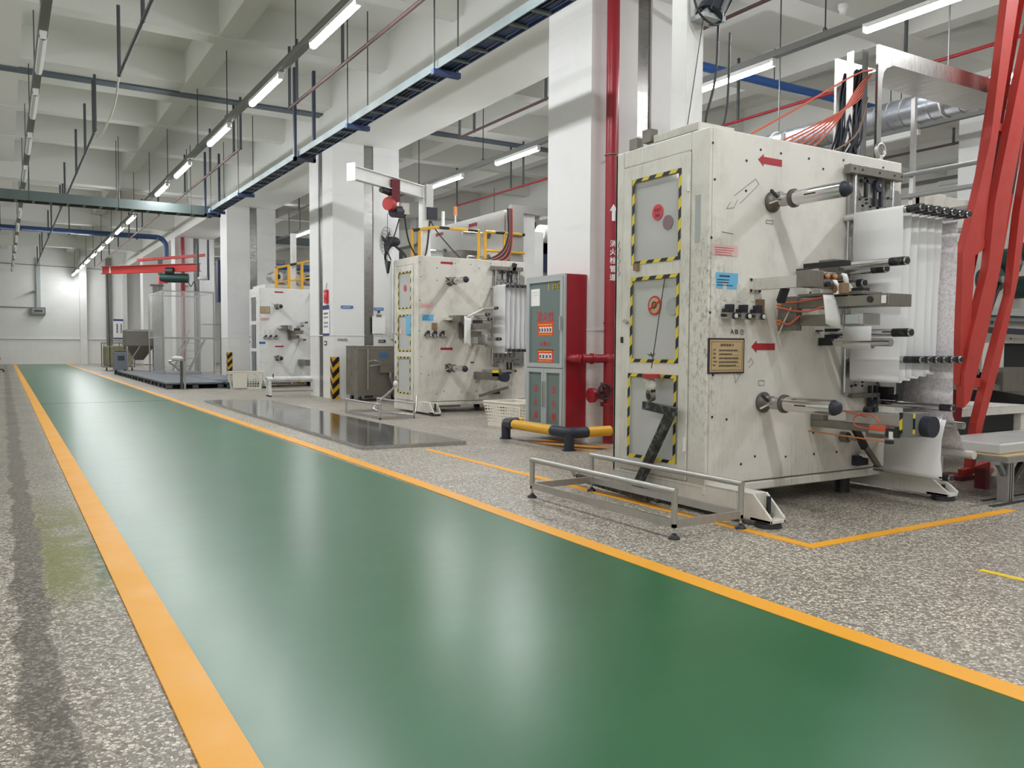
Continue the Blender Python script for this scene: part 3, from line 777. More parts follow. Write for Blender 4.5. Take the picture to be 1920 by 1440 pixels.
    if k == 0:
        g = G(); ux, uy = Vector((0, -1, 0)), Vector((0, 0, 1))
        g.cyl((-0.001, 0.453, 1.845), (0.003, 0.453, 1.845), 0.05, 'redsticker', n=28); g.text('安全门', (-0.001, 0.453, 1.85), ux, uy, 0.02, 'ink', center=True); g.text('关闭', (-0.001, 0.453, 1.815), ux, uy, 0.02, 'ink', center=True)
        g.cyl((-0.001, 0.357, 1.77), (0.003, 0.357, 1.77), 0.046, 'mauve', n=28)
        g.cyl((-0.001, 0.471, 1.258), (0.003, 0.471, 1.258), 0.062, 'redprint', n=28); g.cyl((-0.002, 0.471, 1.258), (0, 0.471, 1.258), 0.05, 'card', n=28)
        g.tube(arc((-0.003, 0.471, 1.262), 0.02, 0, 360, 14, 'yz'), 0.004, 'ink', 5, ); g.bar((-0.004, 0.515, 1.235), (-0.004, 0.427, 1.281), 0.004, 0.012, 'redprint')
        g.cyl((-0.001, 0.302, 1.248), (0.003, 0.302, 1.248), 0.055, 'ltgrey', n=28)
        g.box(-0.03, -0.009, 0.61, 0.65, 1.49, 1.535, 'kraft'); g.obj('stickers', door, kind='stuff')
        G().box(-0.0015, 0, 0.07, 0.115, 1.62, 1.9, 'ltgrey').obj('paper_strip', body)
        g = G(); g.cyl((0.31, 0.5, 1.95), (0.12, 0.5, 1.95), 0.11, 'ltgrey', n=20); g.box(0.08, 0.31, 0.35, 0.68, 1.68, 1.82, 'ltgrey'); g.obj('motor', body)
    elif k == 1:
        g = G(); g.box(-0.012, -0.009, 0.24, 0.40, 1.15, 1.43, 'bluelabel'); g.cyl((-0.001, 0.46, 1.84), (0.003, 0.46, 1.84), 0.05, 'redsticker', n=20); g.cyl((-0.001, 0.62, 1.2), (0.003, 0.62, 1.2), 0.05, 'pinklabel', n=20); g.obj('stickers', door, kind='stuff')
    # ---- feet
    for x in ((0.0, 1.66) if k < 2 else (0.0,)):
        g = G(); yt = -0.5
        g.prism([(MD, 0.03), (yt, 0.03), (yt, 0.06), (yt + 0.13, ZB + (0.03 if x == 0 else 0.0)), (MD, ZB + (0.03 if x == 0 else 0.0))][::-1], 'x', x + 0.005, x + 0.02, paint)
        g.prism([(MD, 0.03), (yt, 0.03), (yt, 0.06), (yt + 0.13, ZB + (0.03 if x == 0 else 0.0)), (MD, ZB + (0.03 if x == 0 else 0.0))][::-1], 'x', x + 0.11, x + 0.125, paint)
        g.box(x + 0.02, x + 0.11, yt + 0.14, MD - 0.01, 0.10, ZB + (0.028 if x == 0 else -0.002), paint).box(x + 0.005, x + 0.125, yt, yt + 0.15, 0.03, 0.05, paint)
        f = g.obj('foot_beam', t, bevel=0.003)
        g = G(); g.cyl((x + 0.065, yt + 0.07, 0.025), (x + 0.065, yt + 0.07, 0.17 if x == 0 else 0.1), 0.013, 'black', n=10); g.cyl((x + 0.065, yt + 0.07, 0.05), (x + 0.065, yt + 0.07, 0.075), 0.028, 'steel_dark', n=6)
        g.cyl((x + 0.065, yt + 0.07, 0.0), (x + 0.065, yt + 0.07, 0.025), 0.075, 'black', 0.07, n=20); g.obj('levelling_foot', f)
    for yy in (0.1, MD - 0.1): G().cyl((1.4, yy, 0), (1.4, yy, ZB), 0.05, 'black', n=12).obj('levelling_foot', t)
    g = G(); g.box(0.3, 0.8, 0.2, 0.8, 0.06, ZB - 0.04, 'offwhite'); g.obj('drip_tray', t)
    # ---- arrows and labels
    d = -1 if k == 0 else 1
    for (x, z) in (((0.50, 2.14) if k == 0 else (0.47, 2.2)), ((0.47, 1.0) if k == 0 else (0.47, 0.943))):
        g = G(); arrow(g, x - d * 0.11, x + d * 0.1, z, 0.075 if k == 0 else 0.06, 'redarrow'); g.obj('arrow_sticker', t, label='red arrow sticker')
    g = G(); g.box(0.03, 0.24, -0.002, 0, 1.54, 1.605, 'pinklabel'); dashes(g, 0.05, 1.585, 0.17, 4, 0.014, 'redprint', h=0.003, seed=k); g.obj('pink_label', t, label='pale pink notice label')
    if k < 2:
        g = G(); g.box(0.062, 0.245, -0.002, 0, 1.345, 1.44, 'bluelabel'); dashes(g, 0.09, 1.415, 0.12, 1, 0.01, 'ink', h=0.009, seed=3); dashes(g, 0.072, 1.395, 0.14, 3, 0.016, 'ink', h=0.005, seed=4); g.obj('blue_label', t, label='light blue notice label')
    # regulators in a row
    for i, x in enumerate((0.135, 0.25, 0.373)):
        g = G(); z = 1.185 if k == 0 else 1.14
        g.box(x - 0.022, x + 0.022, -0.05, 0, z - 0.022, z + 0.018, 'alu').box(x - 0.028, x + 0.028, -0.055, -0.01, z + 0.018, z + 0.04, 'black').box(x - 0.004, x + 0.03, -0.055, -0.01, z + 0.04, z + 0.066, 'navy')
        g.cyl((x + 0.038, -0.045, z - 0.002), (x + 0.038, -0.06, z - 0.002), 0.02, 'black', n=14).cyl((x + 0.038, -0.06, z - 0.002), (x + 0.038, -0.063, z - 0.002), 0.014, 'cablewhite', n=14)
        g.cyl((x - 0.05, -0.03, z), (x + 0.05, -0.03, z), 0.009, 'black', n=8).box(x - 0.015, x + 0.015, -0.003, 0, z + 0.09, z + 0.19, 'offwhite')
        g.obj('air_regulator', t)
    if k == 0:
        g = G(); g.box(0.005, 0.304, -0.008, 0, 0.838, 1.05, 'cardedge').box(0.016, 0.293, -0.010, -0.008, 0.848, 1.04, 'card')
        for (a, b, c, e) in ((0.026, 0.283, 1.027, 1.029), (0.026, 0.283, 0.858, 0.860), (0.026, 0.028, 0.858, 1.029), (0.281, 0.283, 0.858, 1.029)): g.box(a, b, -0.011, -0.01, c, e, 'ink')
        g.text('材料信息卡', (0.155, -0.011, 1.0), (1, 0, 0), (0, 0, 1), 0.018, 'ink', center=True, squeeze=1.2)
        for q, (tt, z) in enumerate((('名称', 0.975), ('规格', 0.952), ('数量', 0.928), ('供应商', 0.905), ('日期', 0.883))):
            g.text(tt, (0.038, -0.011, z), (1, 0, 0), (0, 0, 1), 0.011, 'ink'); dashes(g, 0.09, z, 0.16, 1, 0.01, 'ink', y=-0.012, h=0.006, seed=20 + q); g.box(0.085, 0.262, -0.011, -0.01, z - 0.004, z - 0.003, 'ink')
        g.obj('info_card', t, label='framed kraft information card')
        g = G(); g.box(0.40, 0.46, -0.02, 0, 1.2, 1.29, 'kraft'); g.obj('tape_patch', t, label='brown adhesive tape patch')
        g = G(); g.text('A', (0.19, -0.001, 1.075), (1, 0, 0.05), (0, 0, 1), 0.028, 'ink'); g.text('阵', (0.225, -0.001, 1.07), (1, 0, 0), (0, 0, 1), 0.034, 'ink'); g.text('①', (0.27, -0.001, 1.07), (1, 0, 0), (0, 0, 1), 0.034, 'ink'); g.obj('handwriting', t)
    elif k == 1:
        g = G(); g.box(0.22, 0.30, -0.015, 0, 1.22, 1.32, 'kraft'); g.obj('tape_patch', t, label='brown adhesive tape patch')
        g = G(); g.box(0.86, 0.92, -0.004, 0, 0.73, 0.75, 'reddark'); g.obj('small_label', t)
    else:
        g = G(); g.box(0.03, 0.25, -0.008, 0, 1.70, 1.86, 'cardedge').box(0.04, 0.24, -0.01, -0.008, 1.71, 1.85, 'card'); dashes(g, 0.06, 1.82, 0.15, 6, 0.018, 'ink', y=-0.012, h=0.004, seed=9); g.obj('info_card', t, label='framed kraft information card')
        g = G(); g.box(0.0, 0.14, -0.003, 0, 1.0, 1.05, 'bluestrip'); g.obj('blue_label', t, label='blue strip label')
    # ---- unwinding shafts
    s1 = (0.527, 1.893) if k == 0 else (0.51, 1.93) if k == 1 else (0.42, 1.86)
    s2 = (0.481, 0.655) if k == 0 else (0.50, 0.66) if k == 1 else (0.42, 0.67)
    tip = -0.52 if k == 0 else -0.5 if k == 1 else -0.3
    big_shaft(t, s1[0], s1[1], tip); big_shaft(t, s2[0], s2[1], tip)
    # ---- idler bank: perforated plate, top bar, guide rods, belt pulley
    g = G(); g.box(1.18, 1.74, -0.075, -0.02, 2.135, 2.195, 'steel_dark')
    for x in (1.22, 1.3, 1.48, 1.64, 1.72): g.cyl((x, -0.078, 2.165), (x, -0.075, 2.165), 0.008, 'black', n=8)
    for x in (1.26, 1.66): g.box(x - 0.02, x + 0.02, -0.02, 0, 1.95, 2.195, 'steel_dark')
    g.obj('slide_crossbar', t, bevel=0.004)
    for x in (1.265, 1.665): G().cyl((x, -0.05, 1.82), (x, -0.05, 2.14), 0.009, 'chrome', n=10).obj('guide_rod', t)
    def perf(zc, up):
        g = G(); g.prism([(1.235, zc - 0.09), (1.79, zc - 0.09), (1.79, zc + 0.12), (1.76, zc + 0.15), (1.64, zc + 0.15), (1.6, zc + 0.075), (1.36, zc + 0.075), (1.33, zc + 0.12), (1.25, zc + 0.12), (1.235, zc + 0.1)] if up else
                         [(1.235, zc + 0.12), (1.79, zc + 0.12), (1.79, zc - 0.12), (1.62, zc - 0.12), (1.6, zc - 0.02), (1.35, zc - 0.02), (1.33, zc - 0.12), (1.235, zc - 0.12)][::-1], 'y', -0.028, -0.008, 'steel')
        for x in (1.29, 1.37, 1.45, 1.53, 1.61):
            g.box(x - 0.014, x + 0.014, -0.029, -0.028, zc - 0.05 if up else zc + 0.03, zc + 0.02 if up else zc + 0.09, 'steel_dark'); g.cyl((x, -0.029, zc + (0.02 if up else 0.03)), (x, -0.028, zc + (0.02 if up else 0.03)), 0.014, 'steel_dark', n=12)
        for x, z in ((1.3, 0.06), (1.34, 0.055), (1.41, 0.06), (1.41, 0.035), (1.57, 0.04), (1.57, -0.01), (1.64, 0.09), (1.69, 0.09), (1.64, 0.02), (1.69, 0.02)):
            g.cyl((x, -0.036, zc + (z if up else -z)), (x, -0.028, zc + (z if up else -z)), 0.008, 'black', n=8)
        return g.obj('perforated_plate', t)
    perf(1.93, True); perf(0.80, False)
    for zz in (2.09, 0.60):
        g = G(); g.cyl((1.52, -0.05, zz), (1.52, -0.02, zz), 0.042, 'navy', n=22).cyl((1.52, -0.055, zz), (1.52, -0.05, zz), 0.012, 'steel', n=10)
        s = 1 if zz < 1 else -1
        g.box(1.478, 1.498, -0.045, -0.025, min(zz, zz + s * 0.14), max(zz, zz + s * 0.14), 'navy').box(1.542, 1.562, -0.045, -0.025, min(zz, zz + s * 0.14), max(zz, zz + s * 0.14), 'navy'); g.obj('belt_pulley', t)
    g = G(); g.box(1.33, 1.44, -0.05, -0.03, 2.095, 2.115, 'black').box(1.375, 1.395, -0.05, -0.03, 2.0, 2.13, 'black'); g.obj('hand_screw', t)
    G().cyl((1.225, -0.03, 0.7), (1.225, -0.03, 1.85), 0.008, 'chrome', n=10).obj('guide_rod', t)
    NW = 7 if k < 2 else 0
    for i in range(NW):
        x = 1.225 + 0.083 * i; zz = 1.852 if k == 0 else 1.87 if k == 1 else 1.85
        o = shaft('idler_roller', t, x, zz, -0.555, 0.023, 0.1)
        if i < 6: shaft('idler_roller', t, x + 0.04, 0.925, -0.555, 0.021, 0.12)
    # ---- edge guide in the middle
    if k == 0:
        g = G(); g.box(0.34, 0.44, -0.006, 0, 1.33, 1.42, 'offwhite')
        for x in (0.352, 0.428):
            for z in (1.342, 1.408): g.cyl((x, -0.012, z), (x, -0.006, z), 0.009, 'black', n=8)
        g.box(0.372, 0.412, -0.37, -0.006, 1.345, 1.415, 'offwhite'); g.obj('arm_bar', t)
        g = G(); g.bar((0.41, -0.22, 1.35), (0.44, -0.16, 1.27), 0.045, 0.03, 'navy'); g.obj('limit_switch', t)
        g = G(); g.box(0.33, 0.46, -0.45, -0.365, 1.34, 1.435, 'steel_dark').box(0.45, 0.58, -0.44, -0.415, 1.335, 1.43, 'steel').box(0.38, 0.42, -0.38, -0.32, 1.42, 1.45, 'black')
        for x in (0.49, 0.555): g.sphere((x, -0.452, 1.405), 0.016, 'copper', n=10)
        g.box(0.515, 0.53, -0.455, -0.44, 1.395, 1.415, 'black').cyl((0.5, -0.455, 1.36), (0.5, -0.44, 1.36), 0.016, 'black', n=10)
        g.box(0.56, 0.62, -0.5, -0.43, 1.31, 1.37, 'kraft'); g.obj('splice_head', t, bevel=0.002)
        g = G(); g.sheet([[(0.615, -0.44 - 0.005 * j, 1.42 - 0.0 * j), (0.66, -0.44 - 0.005 * j, 1.42)] for j in range(2)], 'paper', 0.004)
        rows = [(0.60, 1.43), (0.615, 1.405), (0.62, 1.38), (0.645, 1.365), (0.66, 1.35), (0.665, 1.32), (0.665, 1.29)]
        g.sheet([[(x, -0.46, z), (x + 0.035, -0.47, z - 0.005)] for x, z in rows], 'paper', 0.004)
        rows = [(0.51, 1.385), (0.53, 1.36), (0.55, 1.35), (0.56, 1.33), (0.545, 1.31), (0.52, 1.305)]
        g.sheet([[(x, -0.47, z), (x + 0.03, -0.475, z)] for x, z in rows], 'paper', 0.004); g.obj('splice_tape', t)
        g = G(); g.sheet([[(0.47 + 0.004 * i + 0.03 * j * (1 + i * 0.2), -0.44 - 0.008 * math.sin(j * 3.0 + i * 0.3), 1.30 - 0.033 * i - (0.012 * j if i == 5 else 0)) for j in range(4)] for i in range(6)], 'paper', 0.003); g.obj('loose_web_end', t)
        g = G(); g.box(0.60, 0.66, -0.14, -0.0, 1.10, 1.31, 'steel_dark').box(0.62, 0.84, -0.70, -0.14, 1.235, 1.295, 'olivesteel').box(0.63, 0.82, -0.46, -0.14, 1.13, 1.195, 'olivesteel').box(0.64, 0.80, -0.55, -0.46, 1.135, 1.19, 'ltgrey').box(0.64, 0.80, -0.58, -0.55, 1.13, 1.195, 'alu').cyl((0.615, -0.64, 1.27), (0.61, -0.64, 1.27), 0.018, 'black', n=12)
        g.box(0.61, 0.82, -0.76, -0.705, 1.23, 1.3, 'steel_dark').box(0.60, 0.606, -0.75, -0.72, 1.243, 1.288, 'paper').box(0.66, 0.84, -0.56, -0.1, 1.305, 1.325, 'steel_dark').box(0.68, 0.74, -0.55, -0.47, 1.325, 1.345, 'black')
        guide = g.obj('edge_guide', t, bevel=0.004)
        g = G(); g.tube(smooth_path([(0.58, -0.08, 1.27), (0.58, -0.2, 1.275), (0.59, -0.4, 1.3)]), 0.006, 'orange', 6); g.tube(smooth_path([(0.56, -0.06, 1.24), (0.57, -0.14, 1.22), (0.58, -0.24, 1.215), (0.6, -0.36, 1.24)]), 0.006, 'orange', 6)
        g.tube(smooth_path([(0.56, -0.06, 1.15), (0.57, -0.12, 1.14), (0.59, -0.18, 1.19)]), 0.006, 'orange', 6); g.tube(smooth_path([(0.57, -0.03, 1.06), (0.57, -0.08, 1.16), (0.58, -0.12, 1.24)]), 0.004, 'cablewhite', 6)
        for z in (1.26, 1.24, 1.16, 1.14): g.cyl((0.56, -0.06, z), (0.56, -0.03, z), 0.008, 'copper', n=8)
        g.obj('air_hose', guide)
        for lx, z, tp, gr in ((1.03, 1.515, -0.59, 0.11), (1.11, 1.487, -0.403, 0.1), (1.277, 1.427, -0.355, 0.12), (1.114, 1.407, -0.247, 0.05), (1.073, 1.09, -0.6, 0.12), (1.021, 1.03, -0.503, 0.0)):
            shaft('guide_roller', t, lx, z, tp, 0.025, gr)
        g = G(); g.box(0.83, 0.9, -0.3, -0.0, 1.50, 1.53, 'black').box(0.98, 1.14, -0.12, 0, 1.44, 1.56, 'steel_dark'); g.obj('roller_bracket', t)
        g = G(); g.box(0.99, 1.05, -0.1, 0, 1.01, 1.06, 'black').box(1.05, 1.1, -0.1, 0, 1.06, 1.12, 'black').box(0.96, 1.0, -0.03, 0, 1.1, 1.11, 'ink'); g.obj('roller_bracket', t)
        g = G(); g.sheet([[(1.02 + 0.026 * math.cos(a), y, 1.06 - 0.03 + 0.0 + 0.035 * math.sin(a) - 0.005) for y in (-0.18, -0.28, -0.38)] for a in [R(180 + 18 * q) for q in range(11)]], 'web', 0.003)
        g.sheet([[(1.0, y, 1.0 + 0.13 * q) for y in (-0.18, -0.38)] for q in range(2)], 'web', 0.003); g.obj('threaded_web', t)
        # lower guide
        g = G(); g.prism([(0.93, 0.485), (1.03, 0.485), (1.03, 0.53), (0.93, 0.53)], 'y', -0.60, 0.0, 'steel_dark').box(0.95, 1.06, -0.68, -0.25, 0.53, 0.60, 'alu').box(0.93, 0.98, -0.1, 0, 0.53, 0.6, 'steel_dark')
        g.box(0.93, 1.08, -0.72, -0.63, 0.48, 0.62, 'grey').box(0.97, 1.04, -0.5, -0.38, 0.45, 0.485, 'steel_dark')
        lg = g.obj('lower_edge_guide', t, bevel=0.003)
        g = G(); g.box(0.925, 0.93, -0.652, -0.635, 0.5, 0.62, 'haz').box(0.925, 0.945, -0.7215, -0.72, 0.5, 0.62, 'haz'); g.obj('hazard_tape', lg)
        g = G(); g.cyl((1.04, -0.72, 0.54), (1.04, -0.775, 0.54), 0.062, 'navy', n=28); g.obj('end_drum', lg)
        g = G(); g.box(0.905, 0.93, -0.56, -0.45, 0.5, 0.535, 'orange').box(0.90, 0.925, -0.56, -0.45, 0.485, 0.5, 'alu').box(0.905, 0.93, -0.64, -0.56, 0.47, 0.52, 'black').box(0.90, 0.91, -0.61, -0.585, 0.46, 0.505, 'paper'); g.obj('valve_manifold', lg)
        g = G(); g.tube(smooth_path([(0.92, -0.17, 0.57), (0.91, -0.22, 0.60), (0.91, -0.32, 0.6), (0.91, -0.42, 0.58)]), 0.006, 'orange', 6)
        g.tube(smooth_path([(0.91, -0.52, 0.54), (0.90, -0.5, 0.58), (0.90, -0.42, 0.6), (0.9, -0.35, 0.57), (0.9, -0.36, 0.52), (0.9, -0.45, 0.51)]), 0.0045, 'orange', 6)
        g.tube([(0.915, 0.0, 0.455), (0.915, -0.56, 0.44)], 0.005, 'copper', 6).box(0.90, 0.93, -0.6, -0.56, 0.43, 0.45, 'black'); g.obj('air_hose', lg)
        for x in (1.0, 1.06): G().cyl((x, -0.35, 0.615), (x, -0.39, 0.615), 0.02, 'black', n=12).obj('hand_knob', lg)
        # dancer arm
        g = G(); g.bar((1.23, -0.1, 0.49), (1.36, -0.1, 0.33), 0.03, 0.045, 'black'); g.bar((1.33, -0.1, 0.37), (1.52, -0.1, 0.185), 0.022, 0.035, 'steel_dark'); g.cyl((1.25, 0, 0.4), (1.25, -0.05, 0.4), 0.035, 'steel_dark', n=16); g.bar((1.25, -0.05, 0.4), (1.33, -0.1, 0.38), 0.03, 0.03, 'steel_dark')
        g.box(1.36, 1.47, -0.05, 0, 0.2, 0.265, 'navy').bar((1.4, -0.03, 0.27), (1.44, -0.08, 0.26), 0.02, 0.02, 'steel'); g.obj('dancer_arm', t)
        shaft('idler_roller', t, 1.50, 0.185, -0.62, 0.023, 0.07, y0=-0.08)
        shaft('idler_roller', t, 1.62, 0.615, -0.55, 0.022, 0.09)
        shaft('idler_roller', t, 1.62, 0.50, -0.56, 0.024, 0.0); shaft('idler_roller', t, 1.72, 0.50, -0.56, 0.024, 0.0)
        g = G(); g.cyl((1.85, 0, 0.3), (1.85, -0.56, 0.3), 0.027, 'offwhite', n=16); g.obj('idler_roller', t)
        g = G(); g.box(1.3, 1.58, -0.05, -0.01, 0.66, 0.69, 'steel_dark').box(1.62, 1.68, -0.12, -0.02, 0.64, 0.68, 'black').box(1.6, 1.66, -0.1, -0.02, 0.66, 0.73, 'black'); g.obj('slide_crossbar', t)
        g = G(); g.tube(arc((1.64, 0.04, ZT + 0.07), 0.045, 0, 360, 20), 0.014, 'alu', 8, closed=False).cyl((1.64, 0.04, ZT), (1.64, 0.04, ZT + 0.03), 0.02, 'alu', n=12); g.obj('lifting_eye', t)
        G().box(0.0, 0.05, 0.66, 0.74, ZT, ZT + 0.07, 'steel_dark').obj('channel_stub', t); G().box(0.0, 0.06, 0.53, 0.61, ZT + 0.02, ZT + 0.10, 'steel_dark').obj('channel_stub', t)
    else:
        s = 1.0
        g = G(); g.box(0.5, 0.56, -0.3, -0.0, 1.33, 1.43, 'steel_dark').box(0.56, 0.66, -0.36, -0.05, 1.34, 1.43, 'steel').box(0.4, 0.5, -0.12, 0, 1.36, 1.4, 'offwhite'); g.obj('splice_head', t)
        g = G(); g.box(0.68, 0.84, -0.62, -0.05, 1.23, 1.31, 'steel_dark').box(0.7, 0.8, -0.44, -0.05, 1.12, 1.2, 'steel_dark').box(0.66, 0.7, -0.1, 0, 1.1, 1.34, 'steel_dark').box(0.7, 0.82, -0.44, -0.36, 1.31, 1.36, 'black'); guide = g.obj('edge_guide', t)
        if k == 1:
            G().tube(smooth_path([(0.74, -0.1, 1.17), (0.7, -0.25, 1.2), (0.67, -0.4, 1.26)]), 0.006, 'orange', 6).obj('air_hose', guide)
            g = G(); g.sheet([[(0.55 + 0.03 * j, -0.38 - 0.01 * math.sin(j * 2.5), 1.42 - 0.05 * i - 0.01 * j) for j in range(5)] for i in range(9)], 'paper', 0.003)
            g.sheet([[(0.6 + 0.07 * i, -0.38 + 0.01 * i, 1.42 + 0.03 * i - 0.03 * j) for j in range(2)] for i in range(5)], 'paper', 0.003); g.obj('loose_web_end', t)
            for lx, z, tp, gr in ((1.03, 1.54, -0.50, 0.05), (0.95, 1.45, -0.40, 0.08), (1.0, 1.38, -0.38, 0.08), (1.05, 1.09, -0.56, 0.1), (0.9, 1.0, -0.4, 0.0)): shaft('guide_roller', t, lx, z, tp, 0.025, gr)
            g = G(); g.sheet([[(0.93, y, 1.16 - 0.045 * q) for y in (-0.1, -0.38)] for q in range(4)], 'web', 0.003); g.obj('threaded_web', t)
            g = G(); g.box(0.92, 1.04, -0.6, 0, 0.49, 0.6, 'steel_dark').box(0.95, 1.06, -0.58, -0.2, 0.58, 0.64, 'steel'); lg = g.obj('lower_edge_guide', t)
            g = G(); g.cyl((1.06, -0.62, 0.54), (1.06, -0.7, 0.54), 0.07, 'navy', n=20); g.obj('end_drum', lg); G().box(0.92, 1.0, -0.6, -0.55, 0.55, 0.64, 'yellowprint').obj('hazard_tape', lg)
            g = G(); g.bar((0.95, -0.12, 0.24), (1.45, -0.12, 0.36), 0.03, 0.04, 'steel_dark').box(1.2, 1.32, -0.1, 0, 0.26, 0.3, 'black'); g.obj('dancer_arm', t)
            g = G(); g.cyl((1.35, 0, 0.62), (1.35, -0.5, 0.62), 0.02, 'chrome', n=10); g.obj('idler_roller', t)
            g = G(); g.bar((1.56, -0.05, 2.1), (1.6, -0.05, 2.25), 0.05, 0.06, 'black'); g.obj('limit_switch', t)
        else:
            for lx, z, tp in ((0.98, 1.5, -0.45), (0.9, 1.42, -0.4), (0.95, 1.1, -0.4)): shaft('guide_roller', t, lx, z, tp, 0.025, 0.08)
            g = G(); g.box(0.9, 1.05, -0.55, 0, 0.5, 0.64, 'steel_dark').box(0.95, 1.0, -0.5, -0.1, 0.64, 0.7, 'paper'); g.obj('lower_edge_guide', t)
            g = G(); g.box(0.45, 0.66, -0.1, 0, 1.34, 1.44, 'offwhite')
            for q in range(5): g.cyl((0.48 + 0.04 * q, -0.11, 1.41), (0.48 + 0.04 * q, -0.1, 1.41), 0.012, 'black', n=8).cyl((0.48 + 0.04 * q, -0.11, 1.37), (0.48 + 0.04 * q, -0.1, 1.37), 0.012, 'ink', n=8)
            g.obj('valve_manifold', t)
    return t
M1X, M1Y = 3.55, 3.61
machine('unwinding_machine', 'nearest cream unwinding machine with taped window door and steel shafts', M1X, M1Y, 0)
machine('unwinding_machine', 'scuffed cream unwinding machine behind the red fire hydrant cabinet', 5.12, 11.0, 1)
machine('unwinding_machine', 'cream unwinding machine with framed card, between second and third columns', 5.03, 19.4, 2)

# webs hanging between the roller banks
def webs(ox, oy, which, n, ztop, zbot, hang, yw=(-0.09, -0.44)):
    for i in range(n):
        x = 1.225 + 0.083 * i; g = G(); zb = zbot if i >= 5 else hang + 0.012 * i
        rows = []
        for q in range(5):                                   # over the upper roller
            a = R(90 + 22 * q); rows.append([(x + 0.026 * math.cos(a), y, ztop + 0.026 * math.sin(a)) for y in (yw[0], (yw[0] + yw[1]) / 2, yw[1])])
        for q in range(1, 9):
            z = ztop + (zb - ztop) * q / 8; rows.append([(x - 0.026 + 0.004 * math.sin(q * 1.3 + i), y, z) for y in (yw[0] + 0.004 * (q % 2), (yw[0] + yw[1]) / 2, yw[1] + 0.012 * (q / 8) * (i % 3))])
        for q in range(1, 7):
            a = R(180 + 30 * q); rows.append([(x - 0.006 + 0.02 * math.cos(a), y, zb + 0.02 * math.sin(a)) for y in (yw[0], (yw[0] + yw[1]) / 2, yw[1])])
        g.sheet(rows, 'web', 0.0022)
        o = g.obj('paper_web', None, label='white web sheet on the %s, %s from its front rollers' % (which, ORD[i]), category='paper web', group='white webs on the ' + which)
        o.location = (ox, oy, 0)
webs(M1X, M1Y, 'nearest machine', 6, 1.852, 0.925, 0.80)
webs(5.12, 11.0, 'machine behind the fire cabinet', 6, 1.87, 0.925, 0.9)
g = G()
rows = [[(1.715 + 0.006 * math.sin(q), y, 1.86 - 1.3 * q / 8) for y in (-0.13, -0.3, -0.48)] for q in range(9)] + [[(1.72 + 0.13 * q / 4, y, 0.56 - 0.24 * q / 4) for y in (-0.13 - 0.02 * q, -0.3, -0.48 - 0.005 * q)] for q in range(1, 5)]
g.sheet(rows, 'pinkweb', 0.0025); o = single(g, 'paper_web', 'mottled pinkish nonwoven web behind the white sheets of the nearest machine', 'paper web'); o.location = (M1X, M1Y, 0)
g = G()
rows = [[(1.08 + 0.075 * math.cos(R(a)), y, 0.53 + 0.075 * math.sin(R(a))) for y in (-0.5, -0.6, -0.66)] for a in (-60, -30, 0)][:0]
rows = [[(1.62, -0.1, 0.535), (1.62, -0.3, 0.54), (1.62, -0.5, 0.535)], [(1.6, -0.1, 0.52), (1.6, -0.3, 0.52), (1.59, -0.51, 0.50)], [(1.56, -0.11, 0.42), (1.56, -0.32, 0.42), (1.56, -0.51, 0.41)], [(1.52, -0.13, 0.3), (1.52, -0.35, 0.3), (1.52, -0.53, 0.3)], [(1.476, -0.16, 0.2), (1.476, -0.38, 0.2), (1.476, -0.57, 0.2)], [(1.48, -0.16, 0.168), (1.48, -0.38, 0.168), (1.48, -0.57, 0.168)]]
g.sheet(rows, 'web', 0.0025)
g.sheet([[(1.08 + 0.09 * q, -0.22 - 0.005 * q, 0.60 - 0.008 * q), (1.08 + 0.09 * q, -0.5 + 0.01 * q, 0.595 - 0.01 * q - 0.02 * math.sin(q * 0.52)), (1.08 + 0.09 * q, -0.75 + 0.045 * q, 0.575 - 0.05 * math.sin(q * 0.52))] for q in range(7)], 'web', 0.0025)
o = single(g, 'paper_web', 'white web curving under the lower rollers of the nearest machine', 'paper web'); o.location = (M1X, M1Y, 0)

# ================================================================== around the nearest machine
t = thing('jib_crane', 'white jib crane post on the nearest machine with hoist out over its door', 'crane', (M1X, M1Y, 0))
g = G(); g.box(0.14, 0.28, 0.36, 0.50, ZT, 5.0, 'white').box(0.03, 0.45, 0.28, 0.6, ZT, ZT + 0.02, 'white')
g.box(0.0, 0.3, 0.1, 0.5, ZT + 0.0, ZT + 0.05, 'offwhite'); g.obj('post', t, bevel=0.004)
g = G(); g.text('电动葫芦', (0.255, 0.35, 3.0), (0, 0.0, -1), (0, 1, 0), 0.05, 'pencil') if False else None
G().bar((0.17, 0.43, 3.72), (0.35, -1.3, 3.72), 0.12, 0.18, 'white').obj('boom', t)
g = G(); hx, hy, hz = 0.33, 0.30, 3.2
g.cyl((hx - 0.03, hy, hz + 0.2), (hx + 0.11, hy + 0.03, hz + 0.2), 0.085, 'crane_red', n=22); g.cyl((hx - 0.05, hy, hz + 0.2), (hx - 0.03, hy, hz + 0.2), 0.03, 'reddark', n=12)
h = g.obj('hoist_drum', t)
g = G(); g.cyl((hx + 0.05, hy, hz + 0.1), (hx - 0.08, hy - 0.02, hz - 0.14), 0.085, 'navy', n=20)
for q in range(8):
    a = q * math.pi / 4; d = Vector((math.cos(a) * 0.08, math.sin(a) * 0.088, 0)); g.bar(Vector((hx + 0.045, hy, hz + 0.09)) + d, Vector((hx - 0.075, hy - 0.02, hz - 0.13)) + d, 0.012, 0.012, 'black')
